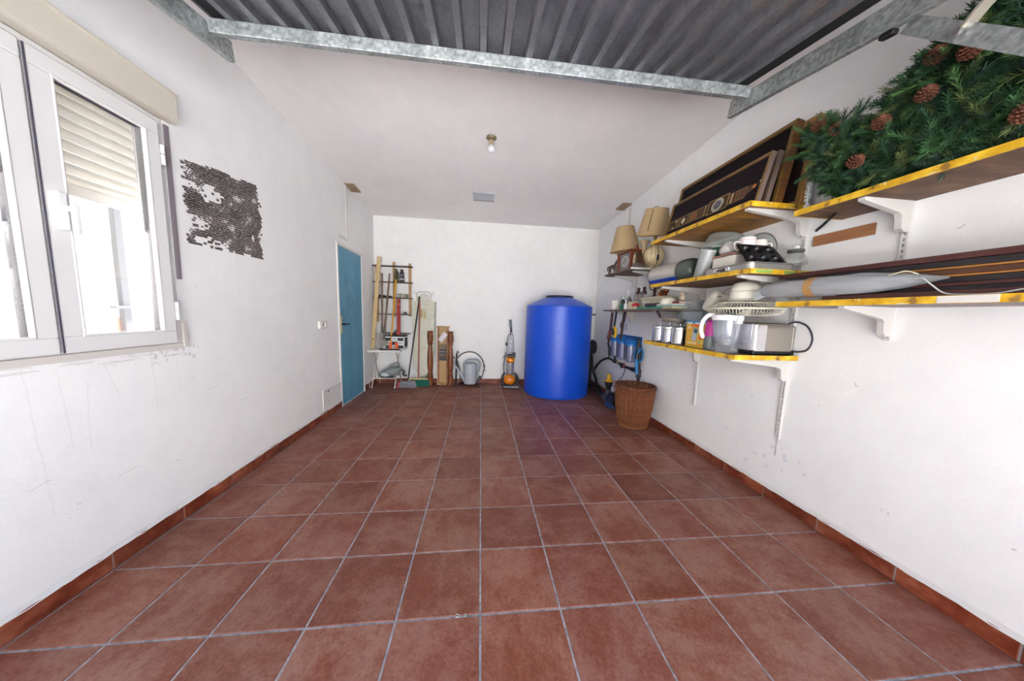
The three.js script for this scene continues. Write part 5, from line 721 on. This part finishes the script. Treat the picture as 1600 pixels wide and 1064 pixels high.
  const pb = thing('spray_bottle', 'grey bottle with a pink top behind the plastic jug', 'bottle', [1.66, Lo, -.89]); part('body', lathe(smoothProfile([[.001, 0], [.034, 0], [.036, .05], [.034, .1], [.03, .115]], 24), 28), mat(0x6d7270, .3), pb); part('pink_sleeve', lathe(smoothProfile([[.034, .1], [.035, .14], [.03, .2], [.012, .22], [.001, .222]], 24), 28), mat(0xd0389a, .3), pb);
  const jg = thing('blender_jug', 'clear plastic blender jug with a white lid and handle', 'jug', [1.658, Lo, -.745]); jg.scale.set(.88, 1, .88);
  part('jug', lathe(smoothProfile([[.001, .0], [.084, 0], [.086, .01], [.074, .045], [.07, .06], [.082, .1], [.096, .19], [.099, .225], [.095, .225], [.092, .19], [.078, .1], [.064, .06], [.001, .055]], 60), 48), new THREE.MeshPhysicalMaterial({ color: 0xeceef2, roughness: .07, transmission: .85, thickness: 0 }), jg);
  part('lid', lathe([[.101, .22], [.102, .25], [.096, .256], [.05, .258], [0, .258]], 44), mat(0xf0eeee, .3), jg); part('handle', tube([[-.05, .25, -.075], [-.08, .25, -.1], [-.105, .21, -.125], [-.11, .14, -.13], [-.1, .1, -.12]], .0155, 32, 12), mat(0xf4f0f2, .28), jg); part('handle_tip', sph(.0156, -.1, .1, -.12), mat(0xf4f0f2, .28), jg); part('spout', ext([[-.02, 0], [.02, 0], [.012, .05], [-.012, .05]], .02, .003).translate(0, .2, .09), mat(0xe6e4e4, .3), jg);
  part('blade', [cyl(.02, .02, .015, 0, .055, 0, 16), beam([-.04, .075, 0], [.04, .085, 0], .012, .003), beam([0, .075, -.04], [0, .085, .04], .012, .003, [0, 1, 0])], steelDull, jg);
  const to = thing('toaster', 'brushed steel toaster with a black base and cord', 'toaster', [1.895, Lo, -.70]); to.scale.x = .82; const tsx = new THREE.Shape(); tsx.moveTo(-.085, .03); tsx.lineTo(.085, .03); tsx.lineTo(.085, .17); tsx.quadraticCurveTo(.083, .2, .05, .202); tsx.lineTo(-.05, .202); tsx.quadraticCurveTo(-.083, .2, -.085, .17); tsx.closePath();
  part('body', ext(tsx, .26, .004, 8).rotateY(Math.PI / 2).translate(-.115, 0, 0), mat(0xb7b0a6, .34, .85), to);
  part('end_cap', (() => { const s = new THREE.Shape(); s.moveTo(-.165, -.086); s.quadraticCurveTo(-.185, -.086, -.185, -.05); s.lineTo(-.185, .05); s.quadraticCurveTo(-.185, .086, -.165, .086); s.lineTo(-.1, .088); s.lineTo(-.1, -.088); s.closePath(); return ext(s, .165, .006, 10).rotateX(-Math.PI / 2).translate(0, .03, 0); })(), mat(0xe6e4e6, .12, .9), to);
  part('end_cap', box(.03, .165, .17, .165, .113, 0, .012, 3), mat(0x9a948c, .35, .6), to);
  part('base', [box(.37, .03, .18, -.005, .018, 0, .01, 2)], black, to); for (const [x, z] of [[-.16, .06], [.15, .06], [-.16, -.06], [.15, -.06]]) part('foot', cyl(.012, .012, .006, x, 0, z, 12), black, to);
  part('slot', [box(.24, .004, .028, 0, .2075, .035, .001), box(.24, .004, .028, 0, .2075, -.035, .001)], mat(0x1c1a1a, .6), to); part('button', [.08, .1, .12, .14].map((y) => box(.01, .007, .016, .182, y, .05, .002)), mat(0x55524e, .4), to); part('lever', [box(.024, .024, .03, .188, .06, .05, .006)], black, to);
  part('cord', tube([[.13, .205, .06], [.15, .222, .09], [.165, .2, .15], [.168, .12, .19], [.168, .05, .17], [.165, .03, .12], [.16, .03, .085]], .006, 44, 8), mat(0x2b2f3a, .5), to);
  const fn = thing('desk_fan', 'cream desk fan lying face down on the toaster and jug', 'fan', [1.825, 1.302, -.80]), fm = mat(0xdcd6c2, .4); fn.rotation.set(.0, 0, .02);
  const wires = [], R = .215; for (let i = 0; i < 72; i++) { const a = i / 72 * 6.283, c = Math.cos(a), s = Math.sin(a); wires.push(tube([[c * .085, .098, s * .085], [c * R * .75, .088, s * R * .75], [c * R, .05, s * R]], .0023, 7, 4), tube([[c * R, .044, s * R], [c * R * .94, .014, s * R * .94], [c * R * .62, .0, s * R * .62]], .0023, 7, 4)); }
  const gw = part('grille', wires, fm, fn); gw.userData.kind = 'stuff'; part('outer_ring', [new THREE.TorusGeometry(R + .002, .007, 8, 72).rotateX(Math.PI / 2).translate(0, .047, 0)], fm, fn); part('inner_ring', new THREE.TorusGeometry(R * .62, .004, 6, 60).rotateX(Math.PI / 2), fm, fn); part('ring', new THREE.TorusGeometry(R * .82, .003, 6, 60).rotateX(Math.PI / 2).translate(0, .085, 0), fm, fn);
  part('front_badge', cyl(.05, .05, .012, 0, -.002, 0, 28), fm, fn); part('hub', cyl(.04, .04, .05, 0, .01, 0, 24), mat(0xcfc8b6, .4), fn);
  const blade = ext((() => { const s = new THREE.Shape(); s.moveTo(.03, -.02); s.quadraticCurveTo(.1, -.075, .18, -.06); s.quadraticCurveTo(.195, 0, .16, .045); s.quadraticCurveTo(.09, .05, .03, .02); s.closePath(); return s; })(), .003, .001).rotateX(-Math.PI / 2 + .3).translate(0, .04, 0);
  for (let i = 0; i < 3; i++) { const b = part('blade', blade, mat(0xbfc0b4, .35), fn); b.rotation.y = i * 2.094; }
  part('motor_housing', lathe(smoothProfile([[.001, .1], [.1, .1], [.1, .112], [.092, .118], [.09, .17], [.084, .2], [.06, .228], [.001, .236]], 44), 40), mat(0xe0dccc, .38), fn); part('seam', new THREE.TorusGeometry(.0905, .002, 6, 44).rotateX(Math.PI / 2).translate(0, .165, 0), mat(0xb4ae9a, .5), fn); part('carry_strap', tube([[-.02, .236, .02], [.03, .24, .03], [.06, .225, .05], [.085, .185, .06]], .0055, 24, 8), mat(0xe6e2d4, .4), fn);
  const hd = thing('hair_dryer', 'cream hair dryer lying tilted between the fish bowl and the fan', 'hair dryer', [1.84, 1.345, -1.14]); hd.rotation.set(0, 0, .0);
  part('barrel', (() => { const g = lathe(smoothProfile([[.03, 0], [.052, .002], [.056, .02], [.054, .09], [.044, .14], [.026, .165], [.001, .172]], 40), 32); g.rotateX(.5); return g; })(), mat(0xddd9c8, .38), hd); part('grip', (() => { return rod([0, .1, .055], [.01, .085, .2], .026, 16, .019); })(), mat(0xddd9c8, .38), hd); part('air_inlet', P(cyl(.045, .045, .006, 0, 0, 0, 28), 0, -.002, -.001, .5), mat(0x4a4a46, .5), hd); part('cord', tube([[.01, .085, .2], [.03, .12, .24], [.05, .17, .2], [.05, .16, .1], [.06, .08, .04]], .005, 30, 6), mat(0xcfcabc, .5), hd);
  part('switch', box(.014, .012, .03, -.024, .1, .12, .003), mat(0x8a8678, .4), hd);
}
// ---------------------------------------------------------------- pine garland heaped on the upper right shelf
{
  const Y = 1.8925, g = thing('pine_garland', 'heap of artificial green pine garland with pine cones on the upper shelf', 'garland', [1.86, Y, 0]);
  const top = (z) => { const k = [[-.6, .2], [-.5, .37], [-.42, .42], [-.36, .4], [-.28, .31], [-.2, .34], [-.1, .42], [-.03, .51], [.1, .54], [.25, .6], [.5, .62], [.9, .6]]; for (let i = 1; i < k.length; i++) if (z < k[i][0]) { const t = (z - k[i - 1][0]) / (k[i][0] - k[i - 1][0]); return k[i - 1][1] + (k[i][1] - k[i - 1][1]) * t; } return .6; };
  const nd = []; const pos = [], nor = [], uv = [];
  for (let i = 0; i < 72; i++) {                                      // one sprig: a wire stem with flat needles all round
    const t = i / 72, y = t * .1, a = i * 2.399, len = .034 * (1 - t * .35) * rr(.8, 1.15), up = .55 + t * .5, c = Math.cos(a), s = Math.sin(a), w = .0017;
    const tip = [c * len * Math.cos(up), y + len * Math.sin(up), s * len * Math.cos(up)], sx = -s * w, sz = c * w;
    const A = [sx, y, sz], B = [-sx, y, -sz], C = [tip[0] - sx * .5, tip[1], tip[2] - sz * .5], D = [tip[0] + sx * .5, tip[1], tip[2] + sz * .5];
    pos.push(...A, ...B, ...C, ...A, ...C, ...D); const n = V3(-c * Math.sin(up), Math.cos(up), -s * Math.sin(up)); for (let q = 0; q < 6; q++) { nor.push(n.x, n.y, n.z); uv.push(0, 0); }
  }
  const sp = new THREE.BufferGeometry(); sp.setAttribute('position', new THREE.Float32BufferAttribute(pos, 3)); sp.setAttribute('normal', new THREE.Float32BufferAttribute(nor, 3)); sp.setAttribute('uv', new THREE.Float32BufferAttribute(uv, 2));
  sp.computeVertexNormals();
  const stem = new THREE.CylinderGeometry(.001, .0015, .1, 5).translate(0, .05, 0).toNonIndexed();
  const sprig = mergeGeometries([sp, stem]);
  const N = 1300, im = new THREE.InstancedMesh(sprig, new THREE.MeshPhysicalMaterial({ color: 0xffffff, roughness: .8, transmission: .2, thickness: 0, side: THREE.DoubleSide }), N + 180), m4 = new THREE.Matrix4(), q = new THREE.Quaternion(), cols = [0x2e5c30, 0x3a6a34, 0x224a2a, 0x4c7438, 0x1e4432, 0x66763c].map((c) => new THREE.Color(c));
  const core = new THREE.SphereGeometry(1, 150, 90), cp = core.attributes.position;
  for (let i = 0; i < cp.count; i++) { const sg = (v) => Math.sign(v) * Math.abs(v) ** .7, z = cp.getZ(i) * .5 + .13, ht = top(z) * .93, y = (sg(cp.getY(i)) * .5 + .5) * ht; cp.setXYZ(i, sg(cp.getX(i)) * .135 + .03 + (fbm(z * 14, y * 14, 2, 3) * .05 + fbm(z * 60, y * 60, 5, 2) * .02) * Math.abs(cp.getX(i)), y + .004, z); }
  core.computeVertexNormals(); const cnm = core.attributes.normal;
  let k = 0;
  while (k < N) {                                                      // sprigs lie along the heap, tips lifting off it
    const i = Math.floor(rnd() * cp.count), n = V3().fromBufferAttribute(cnm, i), p = V3().fromBufferAttribute(cp, i);
    if (n.x > .35 || p.y < .02 && rnd() < .3) continue;
    const t = V3(rr(-1, 1), rr(-1, 1), rr(-1, 1)); t.addScaledVector(n, -t.dot(n)).normalize(); const d = t.addScaledVector(n, rr(.15, .75)).normalize(); if (p.y < .07 && d.y < 0 && p.x > -.08) d.y *= -1;
    q.setFromUnitVectors(V3(0, 1, 0), d.normalize()); const s = rr(.8, 1.25); p.addScaledVector(n, rr(-.004, .012));
    if (p.z < -.33 && d.z < 0 && rnd() < .5) continue;
    m4.compose(p, q, V3(s, s, s)); im.setMatrixAt(k, m4); im.setColorAt(k, cols[Math.floor(rnd() ** 1.2 * cols.length)]); k++;
  }
  for (const [m, cz, cy, sz, sy] of [[70, -.35, .29, .07, .1], [60, -.27, .27, .06, .08], [22, -.40, .32, .04, .06]]) for (let e = 0; e < m; e++) {   // loose twigs reaching up towards the frames
    const d = V3(rr(-.8, .3), rr(-.6, .9), rr(-1, .7)).normalize(), s = rr(.7, 1.1); q.setFromUnitVectors(V3(0, 1, 0), d); m4.compose(V3(rr(-.14, -.06), cy + rr(-1, 1) * sy, cz + rr(-1, 1) * sz), q, V3(s, s, s)); im.setMatrixAt(k, m4); im.setColorAt(k, cols[Math.floor(rnd() * cols.length)]); k++;
  }
  part('twig', [tube([[0, .1, -.2], [-.06, .2, -.3], [-.1, .3, -.38], [-.12, .38, -.42]], .004, 20, 6), tube([[0, .12, -.18], [-.08, .22, -.25], [-.11, .3, -.3]], .004, 16, 6), tube([[-.1, .3, -.38], [-.11, .29, -.44], [-.12, .31, -.5]], .003, 12, 6)], mat(0x3a3a22, .8), g);
  im.name = 'needles'; im.userData.kind = 'stuff'; g.add(im);
  part('branch_core', core, mat(0x1d3c22, .95), g);
  const cone = (() => { const l = [lathe(smoothProfile([[.001, 0], [.012, .004], [.014, .03], [.008, .06], [.001, .07]], 16), 12)]; for (let i = 0; i < 70; i++) { const t = i / 70, y = .004 + t * .062, a = i * 2.399, r = .026 * Math.sin(Math.PI * (.22 + t * .74)) + .004; const s = new THREE.SphereGeometry(.0085, 6, 4).scale(1, .34, .8).rotateZ(.35).translate(r, y, 0).rotateY(a); l.push(s); } return merge(l); })();
  const cm = wood([128, 76, 50], [80, 44, 30], .6, 1, 1);
  for (const [x, y, z, rx, rz] of [[-.15, .385, -.385, 1.2, .4], [-.15, .315, -.29, 1.3, .6], [-.145, .125, -.205, 1.4, .3], [-.13, .25, -.125, 1.2, .8], [-.145, .27, .01, 1.2, .7], [-.14, .4, .02, 1.0, .8], [-.15, .345, .115, 1.1, .9], [-.15, .05, .255, 1.2, .8], [-.12, .5, .18, 1.2, .4]]) { const c = part('pine_cone', cone, cm, g); c.position.set(x, y, z); c.rotation.set(rx, 0, rz); c.scale.setScalar(.86); }
  const ts = thing('tinsel_strip', 'frosty white tinsel strip upright between the tan frame and the garland', 'tinsel', [1.80, Y, -.452]); const tl = []; for (let i = 0; i < 260; i++) { const y = rr(0, .24), a = rr(0, 6.28); tl.push(rod([0, y, 0], [Math.cos(a) * .014, y + rr(-.008, .012), Math.sin(a) * .014], .0009, 3)); } const tn = part('fibres', tl, mat(0xdfe4e4, .4), ts); tn.userData.kind = 'stuff'; part('wire', rod([0, 0, 0], [0, .245, 0], .003), mat(0xcfd6d4, .5), ts);
}
// ---------------------------------------------------------------- dark planks and bubble wrap roll
{
  const Y = 1.3815, maroon = wood([92, 48, 42], [58, 28, 26], .5, 6, 1), blk = wood([46, 38, 40], [26, 22, 24], .5, 6, 1), tan = wood([186, 128, 62], [140, 90, 40], .5, 6, 1), brn = wood([98, 60, 38], [64, 38, 24], .55, 6, 1);
  const L = [['lowest maroon plank in the stack on the garland wall shelf', .022, 1.75, 2.03, -.27, maroon], ['black plank directly above the lowest maroon plank', .019, 1.80, 2.03, -.25, blk], ['thin maroon plank near the bottom of the plank stack', .013, 1.80, 2.03, -.24, maroon], ['thick black plank in the middle of the plank stack', .022, 1.805, 2.03, -.16, blk], ['lower tan edged thin board in the plank stack', .008, 1.80, 2.0, -.2, tan], ['brown board between the two tan edged boards', .021, 1.805, 2.0, -.22, brn], ['upper tan edged thin board in the plank stack', .008, 1.80, 2.0, -.235, tan], ['black plank under the topmost maroon plank', .025, 1.803, 2.02, -.5, blk], ['topmost long maroon plank of the stack', .024, 1.795, 2.02, -.555, maroon]];
  let y = Y; for (const [label, h, x0, x1, zf, m] of L) { const p = part('plank', box(x1 - x0, h, .93 - zf, 0, h / 2, 0, .0025), m); p.position.set((x0 + x1) / 2, y, (.93 + zf) / 2); p.rotation.y = rr(-.004, .004); y += h + .0006; tag(p, label, 'plank'); }
  const b = thing('bubble_wrap_roll', 'roll wrapped in bubble wrap with a brown tape band in front of the planks', 'bubble wrap roll', [1.752, Y + .0225 + .05, -.2]); b.rotation.y = .03;
  const bt = noiseTex(256, (u, v) => { const a = (u * 26) % 1 - .5, c = (v * 26 + (Math.floor(u * 26) % 2) * .5) % 1 - .5, d = Math.max(0, .2 - a * a - c * c) / .2; return [255 * d, 255 * d, 255 * d]; }, false); bt.repeat.set(6, 2);
  const wm = new THREE.MeshPhysicalMaterial({ color: 0xf2f5f8, roughness: .2, transmission: .4, thickness: 0, bumpMap: bt, bumpScale: .004, side: THREE.DoubleSide });
  const prof = (n, f, sq) => { const gg = new THREE.CylinderGeometry(1, 1, 1, 36, n, true).rotateX(Math.PI / 2), p = gg.attributes.position; for (let i = 0; i < p.count; i++) { const t = p.getZ(i) + .5, r = f(t), a = Math.atan2(p.getY(i), p.getX(i)), w = 1 + .05 * Math.sin(a * 5 + t * 9) + .03 * Math.sin(a * 9 - t * 21); p.setXY(i, Math.cos(a) * r * w, Math.sin(a) * r * w * sq); } gg.computeVertexNormals(); return gg; };
  const f = (t) => .05 * (t < .12 ? .72 + t * 2.3 : t > .62 ? Math.max(.1, 1 - ((t - .62) / .38) ** 1.6 * .92) : 1);
  part('wrap', prof(40, f, .95).scale(1, 1, .72).translate(0, 0, -.02), wm, b); part('core', prof(20, (t) => f(t) * .86, .95).scale(1, 1, .64).translate(0, 0, -.02), mat(0xeef1f4, .6), b);
  part('tape', new THREE.CylinderGeometry(.0525, .0525, .042, 36, 1, true).rotateX(Math.PI / 2).translate(0, 0, -.11), new THREE.MeshStandardMaterial({ color: 0xb98e58, roughness: .3, side: THREE.DoubleSide }), b); part('loose_end', ext([[0, 0], [.09, -.03], [.1, .02], [.04, .05]], .001).rotateY(Math.PI / 2).translate(-.01, -.03, -.34), wm, b);
  part('twine', [tube([[-.05, .02, .2], [-.035, .035, .24], [-.02, .02, .27]], .0028, 14, 5)], mat(0xc6c4a4, .8), b);
  const co = thing('white_cord', 'thin white cord trailing along the yellow shelf edge by the planks', 'cord', [0, 0, 0]); part('cord', tube([[1.735, 1.455, .06], [1.735, 1.456, .085], [1.737, 1.43, .11], [1.738, 1.392, .15], [1.739, 1.3848, .2], [1.738, 1.3852, .27], [1.74, 1.396, .32], [1.74, 1.389, .38], [1.74, 1.3848, .5]], .0028, 70, 6), mat(0xb9bab8, .6), co);
  const bk = thing('black_strut', 'black angled metal strut under the top shelf end', 'strut', [0, 0, 0]); part('bar', [beam([2.04, 1.835, -.58], [1.99, 1.858, -.49], .016, .012), beam([1.99, 1.857, -.49], [1.88, 1.858, -.36], .014, .006)], mat(0x1c1c24, .4, .3), bk);
}
{ // two washers dropped on the floor joint
  const w = thing('washer', 'small steel washer lying on the floor joint, left one of the pair', 'washer', [-.095, .0005, .0], 0); part('ring', new THREE.TorusGeometry(.0065, .002, 8, 24).rotateX(Math.PI / 2).translate(0, .002, 0), steel, w);
  dup(w, [-.062, .0005, .001], 0, 'small steel washer lying on the floor joint, right one of the pair').scale.setScalar(.85);
}
scene.traverse((o) => { if (o.isMesh) { o.castShadow = true; o.receiveShadow = true; } if (o.isLight && o.shadow) o.castShadow = true; });
renderer.render(scene, camera);
